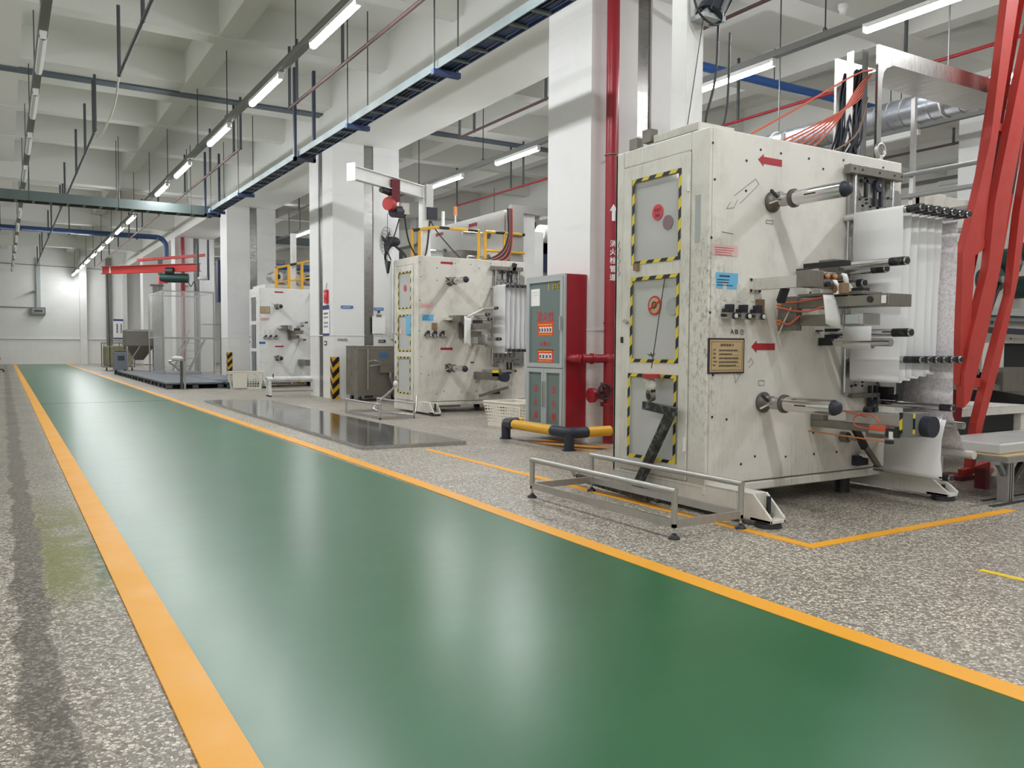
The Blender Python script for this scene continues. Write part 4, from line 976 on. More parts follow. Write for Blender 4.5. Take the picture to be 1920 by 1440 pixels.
g.box(hx - 0.16, hx + 0.02, hy - 0.06, hy + 0.06, hz - 0.17, hz - 0.14, 'ltgrey').box(hx + 0.1, hx + 0.16, hy - 0.05, hy + 0.06, hz + 0.02, hz + 0.2, 'ltgrey').box(hx - 0.13, hx - 0.1, hy - 0.05, hy + 0.05, hz - 0.14, hz + 0.25, 'ltgrey').box(hx - 0.1, hx + 0.1, hy - 0.05, hy + 0.05, hz + 0.28, 3.66, 'crane_red')
g.obj('hoist_motor', t)
g = G(); g.tube(smooth_path([(hx - 0.12, hy, hz + 0.15), (hx - 0.2, hy, hz), (hx - 0.19, hy - 0.05, hz - 0.16), (hx - 0.05, hy - 0.05, hz - 0.2), (hx + 0.08, hy, hz - 0.08), (hx + 0.18, hy, hz + 0.1)]), 0.008, 'black', 6)
g.tube(smooth_path([(hx + 0.02, hy, hz - 0.1), (hx + 0.0, hy, hz - 0.5), (hx - 0.08, hy, hz - 0.8), (hx - 0.02, hy, hz - 0.95), (hx + 0.1, hy, hz - 0.7), (hx + 0.12, hy, hz - 0.2)]), 0.008, 'black', 6); g.obj('power_cable', t)
g = G(); g.tube([(-0.08, 0.40, 0.86), (hx - 0.13, hy - 0.02, hz - 0.16)], 0.003, 'black', 5)
for a in (20, 80, 150): g.bar((-0.08 + 0.0, 0.40 - 0.03 * math.cos(R(a)), 0.945 - 0.015 * math.sin(R(a))), (-0.08, 0.40 + 0.04 * math.cos(R(a)), 0.945 + 0.015 * math.sin(R(a))), 0.004, 0.004, 'black')
g.obj('wire_rope', t)
g = G(); g.cyl((-0.08, 0.40, 0.80), (-0.08, 0.40, 0.825), 0.055, 'crane_red', n=24)
k = g.obj('hook_block', t)
G().sphere((-0.08, 0.40, 0.755), 0.035, 'offwhite', (1, 1, 1.3)).sphere((-0.085, 0.42, 0.785), 0.03, 'offwhite').obj('wrapped_grip', k)
G().cyl((-0.095, 0.405, 0.685), (-0.065, 0.40, 0.69), 0.036, 'steel_dark', n=22).cyl((-0.098, 0.405, 0.685), (-0.062, 0.40, 0.69), 0.02, 'black', n=16).bar((-0.08, 0.40, 0.74), (-0.08, 0.40, 0.70), 0.03, 0.05, 'black').bar((-0.08, 0.41, 0.66), (-0.08, 0.415, 0.62), 0.015, 0.015, 'steel').obj('pulley', k)
g = G(); pts = [(3.46, 4.035, 0.625), (3.46, 3.80, 0.605), (3.495, 4.17, 0.08)]
g.bar(pts[0], pts[1], 0.045, 0.05, 'mat_taped', ext=0.02); g.bar((3.46, 3.80, 0.62), pts[2], 0.045, 0.05, 'mat_taped', up=(0, 1, 0.4)); g.bar((3.50, 4.82, 0.06), (3.50, 4.05, 0.03), 0.04, 0.045, 'mat_taped'); g.bar((3.50, 4.14, 0.07), (3.495, 3.95, 0.035), 0.03, 0.04, 'mat_taped')
g.cyl((3.50, 4.84, 0.07), (3.50, 4.86, 0.1), 0.025, 'steel_dark')
single(g, 'lifting_frame', 'black taped crank-shaped steel bar hanging from the hook before the window door', 'lifting bar')

def rail_stand(name, label, x0, x1, y0, y1, zb, zt, r, feet, extra=None):
    t = thing(name, label, 'stand', (x0, y0, 0)); w, l = x1 - x0, y1 - y0
    g = G()
    for a, b in (((0, 0), (w, 0)), ((w, 0), (w, l)), ((w, l), (0, l)), ((0, l), (0, 0))): g.bar((a[0], a[1], zb + 0.02), (b[0], b[1], zb + 0.02), 0.02, 0.042, 'alu', ext=0.01)
    g.obj('base_frame', t)
    for x in (0, w):
        g = G(); g.cyl((x, -0.012, zt), (x, l + 0.012, zt), r, 'alu', n=14).cyl((x, 0, zb + 0.02), (x, 0, zt), r, 'alu', n=14).cyl((x, l, zb + 0.02), (x, l, zt), r, 'alu', n=14); g.obj('hand_rail', t)
    if feet:
        for x in (0, w):
            for y in (0, l):
                g = G(); g.cyl((x, y, 0.02), (x, y, zb), 0.006, 'steel', n=8).sphere((x, y, 0.034), 0.01, 'steel', n=8); g.lathe([(0, 0.026), (0.012, 0.026), (0.03, 0.01), (0.032, 0)], (x, y, 0), (0, 0, 1), 'black', 18); g.obj('foot', t)
    return t
rail_stand('rail_stand', 'low stainless rail stand on black feet before the nearest machine', 2.955, 3.44, 3.22, 4.58, 0.06, 0.25, 0.0165, True)
t = rail_stand('rail_stand', 'low stainless rail stand beside the steel tank', 4.27, 4.76, 10.36, 11.65, 0.0, 0.2, 0.013, False)
g = G(); g.tube(smooth_path([(0.62, 0.2, 0.30), (0.55, 0.1, 0.06), (0.42, 0.15, 0.05), (0.25, 0.75, 0.07), (0.3, 0.85, 0.15), (0.42, 0.55, 0.38), (0.44, 0.5, 0.48)]), 0.014, 'chrome', 8); g.sphere((0.44, 0.5, 0.45), 0.035, 'cloth', (1, 1, 1.4)).cyl((0.44, 0.5, 0.48), (0.44, 0.5, 0.56), 0.015, 'steel')
o = single(g, 'steel_rod_handle', 'bent chrome rod with wrapped grip leaning on the stand by the tank', 'handle'); o.location = (4.27, 10.36, 0)

# overhead stainless cable channel and the cables dropping from it
t = thing('cable_channel', 'stainless cable channel rising from the nearest machine and turning overhead', 'cable channel', (5.2, 3.85, 0))
z0 = ZT - 0.06; zt = 3.17
def lay(g, x0, x1, y0, y1, z0, z1): g.box(x0, x1, y0, y1, z0, z1, 'steel')
g = G(); pr = [(0.20, z0), (0.25, z0), (0.25, zt - 0.25)] + [(0.25 + 0.13 - 0.13 * math.cos(R(a)), zt - 0.25 + 0.13 * math.sin(R(a))) for a in (0, 30, 60, 90)] + [(2.0, zt - 0.12 + 0.0), (2.0, zt - 0.0), (0.2, zt)]
g.prism([(x, z) for x, z in pr][::-1], 'y', -0.02, 0.0, 'steel'); g.prism([(x, z) for x, z in pr][::-1], 'y', 0.33, 0.35, 'steel'); g.obj('side_plate', t)
g = G(); g.box(0.38, 2.0, 0, 0.33, zt - 0.12, zt - 0.11, 'steel'); g.box(0.12, 0.18, 0.05, 0.055, z0, zt - 0.03, 'grey').box(0.02, 0.08, 0.1, 0.105, z0, zt - 0.06, 'grey').box(0.017, 0.02, 0.05, 0.105, z0, zt - 0.06, 'steel'); g.obj('channel_plate', t)
g = G(); r = random.Random(5)
for i in range(34):
    x = 5.30 + r.uniform(-0.05, 0.07); y = 3.95 + r.uniform(-0.05, 0.1)
    g.tube(smooth_path([(x + 0.05, y, 3.0), (x, y, 2.8), (x - r.uniform(0.0, 0.12), y - 0.02, 2.5), (x - r.uniform(0.02, 0.2), y, 2.30)], 4), 0.009, 'navy', 5)
single(g, 'cable', 'dark blue cable bundle dropping from the stainless channel into the machine', 'cable')
g = G()
for i in range(6):
    g.tube(smooth_path([(5.42, 3.9 + 0.01 * i, 2.98 - 0.012 * i), (5.25, 3.88, 2.86 - 0.02 * i), (5.0 - 0.03 * i, 3.88, 2.55), (4.70 - 0.07 * i, 3.9 + 0.02 * i, 2.30)], 5), 0.006, 'pinkred' if i % 2 else 'orange', 6)
g.tube(smooth_path([(5.4, 3.88, 3.0), (5.2, 3.88, 2.93), (4.6, 3.9, 2.6), (4.05, 3.95, 2.3)], 6), 0.007, 'orange', 6)
g.tube(smooth_path([(5.36, 3.88, 2.8), (5.2, 3.86, 2.5), (4.85, 3.9, 2.30)], 6), 0.006, 'kraft', 6)
single(g, 'air_hose', 'orange air hoses fanning down from the stainless channel', 'hose')

# ================================================================== fire cabinet by the near column
t = thing('fire_hydrant_cabinet', 'tall red fire hydrant cabinet with glass doors numbered 186', 'cabinet', (4.87, 6.95, 0))
G().box(0.012, 0.265, 0, 0.72, 0.11, 1.73, 'red').obj('body', t, bevel=0.004)
g = G()
def fr(g, y0, y1, z0, z1, w, x=-0.012, m='ltgrey'):
    g.box(x, 0.012, y0, y1, z1 - w, z1, m).box(x, 0.012, y0, y1, z0, z0 + w, m).box(x, 0.012, y0, y0 + w, z0 + w, z1 - w, m).box(x, 0.012, y1 - w, y1, z0 + w, z1 - w, m)
fr(g, 0, 0.72, 0.11, 1.73, 0.022); g.obj('outer_frame', t)
g = G(); fr(g, 0.024, 0.696, 0.77, 1.706, 0.045, -0.02); d = g.obj('upper_door', t)
g = G(); g.box(-0.003, 0.011, 0.069, 0.651, 0.815, 1.661, 'cabglass'); u, v = (0, -1, 0), (0, 0, 1)
g.text('186', (-0.003, 0.22, 1.575), u, v, 0.075, 'yellowprint', squeeze=1.15) if False else None
for i, ch in enumerate('186'): [g.text(ch, (-0.003, 0.30 - 0.085 * i + q, 1.575), u, v, 0.075, 'yellowprint', off=0.0015 + abs(q)) for q in (-0.003, 0, 0.003)]
g.text('消火栓', (-0.003, 0.36, 1.25), u, v, 0.11, 'redprint', center=True, squeeze=0.95)
g.text('火警119', (-0.003, 0.36, 0.99), u, v, 0.052, 'redprint', center=True)
dashes_y = random.Random(3)
y = 0.50
while y > 0.22: l = dashes_y.uniform(0.012, 0.022); g.box(-0.004, -0.003, y - l, y, 0.945, 0.96, 'redprint'); y -= l + 0.006
for (z0, nn) in ((1.10, 5), (0.822, 4)):
    g.box(-0.004, -0.003, 0.21, 0.51, z0, z0 + 0.15 if z0 > 1 else z0 + 0.135, 'redposter')
    for q in range(nn): g.box(-0.005, -0.004, 0.235 + q * 0.25 / nn, 0.235 + (q + 0.8) * 0.25 / nn, z0 + 0.035, z0 + 0.095, 'paper').box(-0.006, -0.005, 0.25 + q * 0.25 / nn, 0.25 + (q + 0.4) * 0.25 / nn, z0 + 0.045, z0 + 0.08, 'navy')
    y = 0.49
    while y > 0.24: g.box(-0.005, -0.004, y - 0.012, y, z0 + 0.11, z0 + 0.125, 'yellowprint').box(-0.005, -0.004, y - 0.01, y, z0 + 0.01, z0 + 0.02, 'yellowprint'); y -= 0.022
g.box(-0.004, -0.003, 0.47, 0.64, 1.42, 1.60, 'paper').box(-0.005, -0.004, 0.49, 0.62, 1.56, 1.562, 'pencil').box(-0.005, -0.004, 0.49, 0.62, 1.53, 1.532, 'pencil')
g.obj('glass_pane', d)
G().box(-0.045, -0.02, 0.03, 0.05, 1.16, 1.3, 'chrome').obj('handle', d)
for i, (a, b) in enumerate(((0.024, 0.358), (0.362, 0.696))):
    g = G(); fr(g, a, b, 0.132, 0.762, 0.045, -0.02); d = g.obj('lower_door', t)
    g = G(); g.box(-0.003, 0.011, a + 0.045, b - 0.045, 0.177, 0.717, 'cabglass')
    for q, ch in enumerate('灭火器'): g.text(ch, (-0.003, (a + b) / 2, 0.50 - 0.14 * q), u, v, 0.075, 'redprint', center=True)
    g.obj('glass_pane', d); G().box(-0.03, -0.02, 0.335 if i == 0 else 0.365, 0.355 if i == 0 else 0.385, 0.36, 0.62, 'chrome').obj('handle', d)
# guard rail of painted tube
t = thing('bumper_rail', 'low yellow and black tube guard around the hydrant cabinet', 'guard rail', (4.58, 6.45, 0))
zr = 0.17
g = G(); g.cyl((0, 0.16, zr), (0, 1.0, zr), 0.05, 'yellowrail', n=18).cyl((0.14, 0, zr), (0.48, 0, zr), 0.05, 'yellowrail', n=18).cyl((0.14, 1.2, zr), (0.22, 1.2, zr), 0.05, 'yellowrail', n=18); g.obj('rail', t)
g = G(); g.tube([(0, 0.28, zr), (0, 0.06, zr)] + [(0.06 - 0.06 * math.cos(R(a)), 0.06 - 0.06 * math.sin(R(a)), zr) for a in (30, 60)] + [(0.06, 0, zr), (0.2, 0, zr)], 0.054, 'navy', 16); g.obj('corner_elbow', t); g = G()
g.tube([(0, 1.02, zr), (0, 1.14, zr)] + [(0.06 - 0.06 * math.cos(R(a)), 1.14 + 0.06 * math.sin(R(a)), zr) for a in (30, 60)] + [(0.06, 1.2, zr), (0.16, 1.2, zr)], 0.054, 'navy', 16); g.obj('corner_elbow', t)
for y in (0.02, 1.19): G().cyl((0.01, y, 0), (0.01, y, zr), 0.05, 'navy', n=16).cyl((0.01, y, 0), (0.01, y, 0.008), 0.07, 'navy', n=16).obj('post', t)
g = G()
g.prism([(4.62, 7.45), (4.98, 7.3), (5.1, 6.45), (4.72, 6.3)][::-1], 'z', 0, 0.003, 'hazf'); struct(g, 'trim_11', 'worn hazard striped floor marking under the yellow guard rail')
# red riser with valve
t = thing('fire_riser_pipe', 'tall red fire riser pipe standing against the near column', 'pipe', (5.31, 6.78, 0))
g = G(); g.cyl((0, 0, 0), (0, 0, 5.2), 0.065, 'red', n=24)
for z in (1.22,): g.cyl((0, 0, z), (0, 0, z + 0.02), 0.07, 'red', n=24)
for z in (0.10, 0.40, 0.60): g.cyl((0, 0, z - 0.02), (0, 0, z + 0.02), 0.095, 'red', n=24)
g.obj('pipe_run', t)
g = G(); g.cyl((-0.02, 0, 0.87), (-0.36, 0, 0.87), 0.045, 'red', n=18).sphere((-0.38, 0.02, 0.87), 0.05, 'red').cyl((-0.38, 0.02, 0.87), (-0.38, 0.19, 0.87), 0.045, 'red', n=18).sphere((0, 0, 0.87), 0.08, 'red').cyl((-0.22, 0, 0.87), (-0.24, 0, 0.87), 0.055, 'red'); g.obj('branch', t)
g = G(); g.cyl((-0.05, 0, 0.52), (-0.22, -0.02, 0.50), 0.05, 'red', n=18).cyl((-0.22, -0.02, 0.50), (-0.26, -0.02, 0.50), 0.075, 'red'); vv = g.obj('valve', t)
g = G(); g.tube([(-0.17 + 0.075 * math.cos(q * math.pi / 8), -0.14, 0.54 + 0.075 * math.sin(q * math.pi / 8)) for q in range(16)], 0.012, 'black', 6, closed=True)
for q in range(3): a = q * math.pi / 3; g.bar((-0.17 - 0.07 * math.cos(a), -0.14, 0.54 - 0.07 * math.sin(a)), (-0.17 + 0.07 * math.cos(a), -0.14, 0.54 + 0.07 * math.sin(a)), 0.012, 0.012, 'black')
g.cyl((-0.17, -0.15, 0.54), (-0.17, -0.02, 0.52), 0.015, 'black', n=10); g.obj('hand_wheel', vv)
g = G(); g.tube(arc((0, 0, 2.93), 0.07, 0, 360, 18, 'xy'), 0.008, 'steel_dark', 5).bar((0.06, 0.0, 2.93), (0.13, 0.1, 2.95), 0.012, 0.02, 'steel_dark'); g.obj('pipe_clamp', t)
g = G(); q = Vector((-0.34, -0.94, 0)).normalized(); u = Vector((0, 0, 1)).cross(q) * -1
u = Vector((0.94, -0.34, 0)); o0 = q * 0.0665
for i, ch in enumerate('消火栓管道'): g.text(ch, o0 + Vector((0, 0, 2.00 - 0.085 * i)), u, (0, 0, 1), 0.068, 'whiteprint', center=True)
c = o0 + q * 0.002
def pp(a, b): return c + u * a + Vector((0, 0, 2.26 + b))
g.add([pp(-0.018, 0), pp(0.018, 0), pp(0.018, 0.11), pp(-0.018, 0.11)], [(0, 1, 2, 3)], 'whiteprint'); g.add([pp(-0.042, 0.10), pp(0.042, 0.10), pp(0, 0.17)], [(0, 1, 2)], 'whiteprint')
g.obj('lettering', t)
t = thing('fire_riser_pipe', 'red fire riser pipe on the fourth column beyond the cable ladder', 'pipe', (5.36, 30.66, 0))
G().cyl((0, 0, 0), (0, 0, 4.66), 0.065, 'red', n=14).obj('pipe_run', t)
G().bar((0.06, 0.0, 3.0), (0.2, 0.1, 2.98), 0.02, 0.03, 'steel_dark').obj('pipe_clamp', t)

# laundry style crates
def crate(x, y, rz, L, W, H, label):
    t = thing('plastic_crate', label, 'crate', (x, y, 0), rz)
    g = G(); tp, bt = (L / 2, W / 2), (L / 2 * 0.86, W / 2 * 0.86); th = 0.006
    def wall(a0, a1, b0, b1, n, nz):
        a0, a1, b0, b1 = map(Vector, (a0, a1, b0, b1))
        P = lambda s, q: (a0.lerp(a1, s)).lerp(b0.lerp(b1, s), q)
        for i in range(n + 1): g.bar(P(i / n, 0.08), P(i / n, 0.88), 0.012, 0.006, 'crate', up=(0, 0, 1))
        for j in range(nz + 1): q = 0.08 + 0.8 * j / nz; g.bar(P(0, q), P(1, q), 0.006, 0.014, 'crate')
        g.bar(P(0, 0.02), P(1, 0.02), 0.008, 0.06, 'crate'); g.bar(P(0, 0.94), P(1, 0.94), 0.012, 0.06, 'crate'); g.bar(P(0, 1), P(1, 1), 0.03, 0.012, 'crate')
    c = [(-1, -1), (1, -1), (1, 1), (-1, 1)]
    for i in range(4):
        a, b = c[i], c[(i + 1) % 4]
        wall((a[0] * bt[0], a[1] * bt[1], 0.01), (b[0] * bt[0], b[1] * bt[1], 0.01), (a[0] * tp[0], a[1] * tp[1], H), (b[0] * tp[0], b[1] * tp[1], H), 12, 6)
    g.box(-bt[0], bt[0], -bt[1], bt[1], 0, 0.012, 'crate'); g.obj('basket', t)
    return t
crate(5.42, 8.75, 0.15, 0.5, 0.72, 0.3, 'cream plastic crate behind the hydrant cabinet')
t = crate(4.60, 18.95, -0.1, 0.72, 0.5, 0.38, 'cream plastic crate beside the column with framed-card machine')
G().box(-0.30, 0.0, -0.262, -0.25, 0.03, 0.34, 'crate').obj('side_panel', t)

# polished floor plate
g = G(); g.prism([(2.90, 7.46), (3.96, 7.37), (3.90, 14.6), (2.93, 14.9)], 'z', 0.0, 0.035, 'steel')
M_['plate'] = metal('polished_plate', (0.50, 0.51, 0.52), 0.1, br=(0.8, 3, 1), amt=0.35)
g.mats = ['plate']
single(g, 'floor_plate', 'long polished steel plate lying beside the yellow line', 'steel plate')

# ================================================================== around the middle column
t = thing('steel_tank', 'dark stainless tank on casters beside the middle column', 'tank', (5.28, 13.85, 0))
g = G(); g.box(0, 0.95, 0, 0.55, 0.10, 0.97, 'steel_dark'); g.box(0.0, 0.95, -0.006, 0, 0.9, 0.95, 'steel_dark').box(-0.01, 0.96, -0.01, 0.56, 0.96, 0.98, 'steel'); b = g.obj('body', t, bevel=0.006)
for x in (0.08, 0.87):
    for y in (0.08, 0.47): G().cyl((x - 0.02, y, 0.045), (x + 0.02, y, 0.045), 0.045, 'black', n=14).box(x - 0.025, x + 0.025, y - 0.03, y + 0.03, 0.08, 0.11, 'steel').obj('caster', t)
g = G(); g.cyl((0.18, -0.05, 0.2), (0.18, -0.05, 0.92), 0.012, 'steel', n=8).tube(smooth_path([(0.18, -0.05, 0.7), (0.3, -0.08, 0.72), (0.42, -0.06, 0.66), (0.2, -0.06, 0.62)]), 0.01, 'steel', 6).box(0.4, 0.72, -0.08, 0, 0.5, 0.62, 'steel_dark').tube(smooth_path([(0.6, -0.06, 0.5), (0.6, -0.08, 0.4), (0.68, -0.06, 0.2), (0.68, -0.05, 0.06)]), 0.03, 'steel_dark', 8); g.obj('pipework', t)
G().box(0.42, 0.58, -0.008, 0, 0.78, 0.85, 'bluestrip').obj('name_plate', t)
def colguard(x, y, label, h=0.77):
    t = thing('corner_protector', label, 'corner protector', (x, y, 0))
    G().box(-0.014, -0.002, -0.014, 0.12, 0.0, h, 'hazx').box(-0.014, 0.11, -0.016, -0.002, 0.0, h, 'hazx').obj('guard_strip', t)
colguard(5.14, 14.69, 'yellow and black corner protector on the middle column'); colguard(5.14, 23.02, 'yellow and black corner protector on the third column')
def plate_sign(name, label, x0, x1, z0, z1, y, m, rows=1, cat='sign', ink='whiteprint'):
    g = G(); g.box(x0, x1, y - 0.006, y, z0, z1, m)
    n = rows
    for q in range(n): dashes(g, x0 + 0.1 * (x1 - x0), z1 - (q + 1) * (z1 - z0) / (n + 1) - 0.008, (x1 - x0) * 0.8, 1, 0.01, ink, y=y - 0.008, h=min(0.02, (z1 - z0) / (n + 1) * 0.5), seed=int(x0 * 100 + q))
    return single(g, name, label, cat)
plate_sign('wall_sign', 'blue strip sign on the middle column above the tank', 5.29, 5.52, 1.66, 1.71, 14.68, 'bluestrip')
plate_sign('wall_sign', 'blue strip sign above the clipboard', 5.93, 6.12, 1.64, 1.69, 14.68, 'bluestrip')
plate_sign('wall_sign', 'small dark plate on the tiles right of the tank', 6.02, 6.16, 1.04, 1.09, 14.68, 'ink', 1)
g = G(); g.text('10/6/02', (5.22, 14.675, 1.06), (1, 0, 0), (0, 0, 1), 0.05, 'ink'); single(g, 'handwriting', 'black handwritten note on the tiles of the middle column', 'writing')
t = thing('clipboard', 'clipboard with white sheets hanging on the middle column', 'clipboard', (6.02, 14.66, 1.2))
G().box(-0.13, 0.13, 0, 0.01, 0, 0.33, 'paper').obj('sheets', t); G().box(-0.05, 0.05, -0.012, 0.0, 0.32, 0.36, 'steel_dark').sphere((0, 0, 0.41), 0.025, 'ink', n=8).obj('clip', t)
# signs on the aisle side of the middle column
g = G(); x = 5.132; Y0, Y1 = 15.07, 15.24
g.box(x - 0.005, x, 14.86, 15.22, 1.16, 1.72, 'paper').box(x - 0.007, x - 0.005, 14.86, 15.22, 1.64, 1.72, 'navysign').box(x - 0.007, x - 0.005, 14.86, 15.22, 1.16, 1.2, 'navysign')
for z in (1.55, 1.48, 1.38, 1.31):
    y = 15.16
    while y > 14.93: g.box(x - 0.007, x - 0.005, y - 0.035, y, z, z + 0.035, 'reddark' if z > 1.5 else 'pencil'); y -= 0.05
single(g, 'notice_board', 'white notice with navy bands on the aisle side of the middle column', 'notice')
g = G(); g.box(5.10, 5.138, 14.92, 15.08, 1.76, 2.0, 'redprint').sphere((5.11, 15.0, 1.88), 0.08, 'redsticker', (0.4, 1, 1)); g.tube([(5.12, 14.96, 2.0), (5.13, 15.0, 2.14), (5.12, 15.04, 2.0)], 0.004, 'steel', 5)
single(g, 'hanging_tag', 'red tag hanging on a wire on the middle column', 'tag')
g = G(); g.box(5.132, 5.138, 15.03, 15.16, 0.98, 1.06, 'ink').box(5.131, 5.132, 15.05, 15.14, 1.0, 1.04, 'whiteprint'); single(g, 'switch_plate', 'small dark label on the tiles facing the aisle', 'label')
# conduit beside the clipboard
g = G(); g.cyl((6.30, 14.66, 1.2), (6.30, 14.66, 2.6), 0.02, 'white', n=8).box(6.26, 6.34, 14.63, 14.69, 1.1, 1.22, 'offwhite'); single(g, 'conduit', 'white conduit and socket on the middle column behind the machine', 'conduit')

# wall fan on the second machine
t = thing('industrial_fan', 'black wall fan on a bracket at the top of the scuffed machine', 'fan', (4.93, 11.75, 2.55))
g = G()
for r_ in (0.06, 0.11, 0.16, 0.21): g.tube([(0.0 - 0.03 * (1 - r_ / 0.21), r_ * math.cos(q * math.pi / 12), r_ * math.sin(q * math.pi / 12)) for q in range(24)], 0.003, 'black', 4, closed=True)
for q in range(18): a = q * math.pi / 9; g.tube([(-0.035, 0.03 * math.cos(a), 0.03 * math.sin(a)), (-0.03, 0.12 * math.cos(a), 0.12 * math.sin(a)), (0, 0.21 * math.cos(a), 0.21 * math.sin(a)), (0.05, 0.2 * math.cos(a), 0.2 * math.sin(a)), (0.07, 0.1 * math.cos(a), 0.1 * math.sin(a))], 0.002, 'black', 4)
g.obj('cage', t)
G().cyl((0.02, 0, 0), (0.17, 0, 0), 0.075, 'navy', n=16).sphere((0.17, 0, 0), 0.07, 'navy').obj('motor', t)
g = G()
for q in range(3):
    a = q * 2 * math.pi / 3 + 0.4; g.bar((0, 0.03 * math.cos(a), 0.03 * math.sin(a)), (0.01, 0.17 * math.cos(a), 0.17 * math.sin(a)), 0.08, 0.008, 'black', up=(1, 0.3 * math.cos(a + 1), 0.3 * math.sin(a + 1)))
g.obj('blade', t)
g = G(); g.tube(smooth_path([(0.1, 0, -0.06), (0.02, -0.02, -0.14), (0.02, 0.05, -0.24), (0.05, 0.03, -0.36)]), 0.02, 'black', 8).prism([(-0.07, -0.3), (0.08, -0.3), (0.0, -0.48)], 'x', 0.02, 0.06, 'black').tube(smooth_path([(0.12, -0.02, -0.04), (0.18, -0.1, -0.12), (0.22, -0.2, -0.2), (0.24, -0.22, -0.25)]), 0.02, 'black', 8); g.obj('bracket', t)

# jib crane on the second machine
t = thing('jib_crane', 'white jib crane with red chain hoist above the scuffed machine', 'crane', (5.58, 11.75, 0))
g = G(); g.box(-0.07, 0.07, -0.07, 0.07, ZT, 3.42, 'white').box(-0.12, 0.12, -0.12, 0.12, ZT, ZT + 0.02, 'white').box(-0.02, 0.1, -0.1, 0.1, 3.1, 3.45, 'white'); g.obj('post', t, bevel=0.004)
g = G(); a, b = Vector((0.02, 0.0, 3.33)), Vector((-1.52, -0.92, 3.32))
g.bar(a, b, 0.015, 0.17, 'white'); g.bar(a + Vector((0, 0, 0.085)), b + Vector((0, 0, 0.085)), 0.09, 0.014, 'white'); g.bar(a - Vector((0, 0, 0.085)), b - Vector((0, 0, 0.085)), 0.09, 0.014, 'white'); g.bar(b, b + (b - a).normalized() * 0.02, 0.14, 0.24, 'white'); g.obj('boom', t)
m = a.lerp(b, 0.48)
g = G(); g.cyl(m + Vector((-0.10, -0.05, -0.30)), m + Vector((-0.02, 0.0, -0.30)), 0.095, 'crane_red', n=20); g.box(m.x - 0.05, m.x + 0.08, m.y - 0.08, m.y + 0.06, m.z - 0.26, m.z + 0.05, 'reddark'); g.cyl(m + Vector((-0.22, -0.1, -0.12)), m + Vector((-0.02, 0.0, -0.14)), 0.045, 'black', n=14); h = g.obj('hoist', t)
g = G(); g.cyl(m + Vector((0.0, 0, -0.40)), m + Vector((0.2, 0.1, -0.38)), 0.085, 'navy', n=18).box(m.x + 0.16, m.x + 0.26, m.y, m.y + 0.08, m.z - 0.42, m.z - 0.26, 'offwhite'); g.obj('hoist_motor', t)
g = G(); g.cyl(m + Vector((-0.1, -0.04, -0.44)), (m.x - 0.1, m.y - 0.04, 2.0), 0.004, 'black', n=5); g.obj('chain', t)
g = G(); g.tube(smooth_path([m + Vector((0.2, 0.05, -0.4)), m + Vector((0.3, 0.1, -0.8)), m + Vector((0.5, 0.15, -1.05)), (-0.02, -0.1, 2.42), (0.05, -0.08, 2.9)]), 0.012, 'black', 6); g.tube(smooth_path([(0.06, -0.08, 2.9), (0.2, -0.1, 2.7), (0.55, -0.15, 2.35), (0.7, -0.2, 2.30)]), 0.01, 'black', 6); g.tube(smooth_path([m + Vector((0.1, 0, -0.5)), m + Vector((0.02, 0, -0.75)), m + Vector((-0.08, 0, -0.95)), m + Vector((-0.03, 0, -1.1))]), 0.01, 'black', 6); g.obj('power_cable', t)
G().box(0.0, 0.16, -0.12, -0.07, 2.92, 3.1, 'navy').obj('switch_box', t)

# ================================================================== machine and platform behind the second machine
t = thing('converting_machine', 'bright white machine raised behind the yellow railings', 'machine', (7.0, 11.75, 0))
g = G(); g.box(0, 0.6, 0.0, 3.2, 0.3, 3.2, 'machine_clean').box(0.0, 0.6, 3.2, 3.6, 0.3, 2.6, 'machine_clean'); b = g.obj('body', t, bevel=0.01)
for y in (0.3, 1.6, 2.9): G().box(0.1, 0.5, y, y + 0.2, 0, 0.3, 'machine_clean').obj('leg', t)
for (y, z, l) in ((0.5, 2.85, 0.5), (2.1, 2.7, 0.5), (2.7, 2.5, 0.4), (0.5, 2.45, 0.4)):
    g = G(); g.cyl((0, y, z), (-0.03, y, z), 0.07, 'steel_dark', n=16).cyl((-0.03, y, z), (-l, y, z), 0.04, 'chrome', n=14); g.obj('expanding_shaft', t)
G().box(-0.35, 0, 0.9, 1.5, 2.48, 2.62, 'steel_dark').box(-0.3, 0, 1.0, 1.4, 2.4, 2.48, 'steel').obj('edge_guide', t)
for (y, z) in ((0.9, 3.08), (2.2, 3.06)): G().box(-0.004, 0, y, y + 0.3, z - 0.03, z + 0.03, 'redarrow').obj('arrow_sticker', t)
g = G(); g.cyl((0.1, 2.4, 3.2), (0.1, 2.4, 3.5), 0.03, 'white', n=10); g.obj('exhaust_stub', t)
g = G(); g.cyl((0.1, 1.9, 3.2), (0.1, 1.9, 3.36), 0.02, 'alu', n=8).cyl((0.1, 1.9, 3.36), (0.1, 1.9, 3.52), 0.035, 'copper', n=10); g.obj('signal_light', t)
t = thing('safety_railing', 'yellow and black railing on the platform behind the scuffed machine', 'railing', (5.4, 11.6, 0))
g = G()
zt = 2.80; z0 = ZT
def rail(pts): g.tube(pts, 0.025, 'hazr', 8)
rail([(-0.1, 0.0, zt - 0.08), (0.3, 0.0, zt), (1.05, 0, zt)]); rail([(1.17, 0, zt), (1.9, 0, zt)]); g.obj('top_rail', t)
for x in (-0.1, 0.02, 1.05, 1.17, 1.52): G().cyl((x, 0, z0), (x, 0, zt - (0.07 if x < 0.1 else 0)), 0.025, 'yellowrail', n=8).obj('post', t)
G().cyl((1.17, 0, 2.5), (1.9, 0, 2.5), 0.02, 'yellowrail', n=8).obj('mid_rail', t)
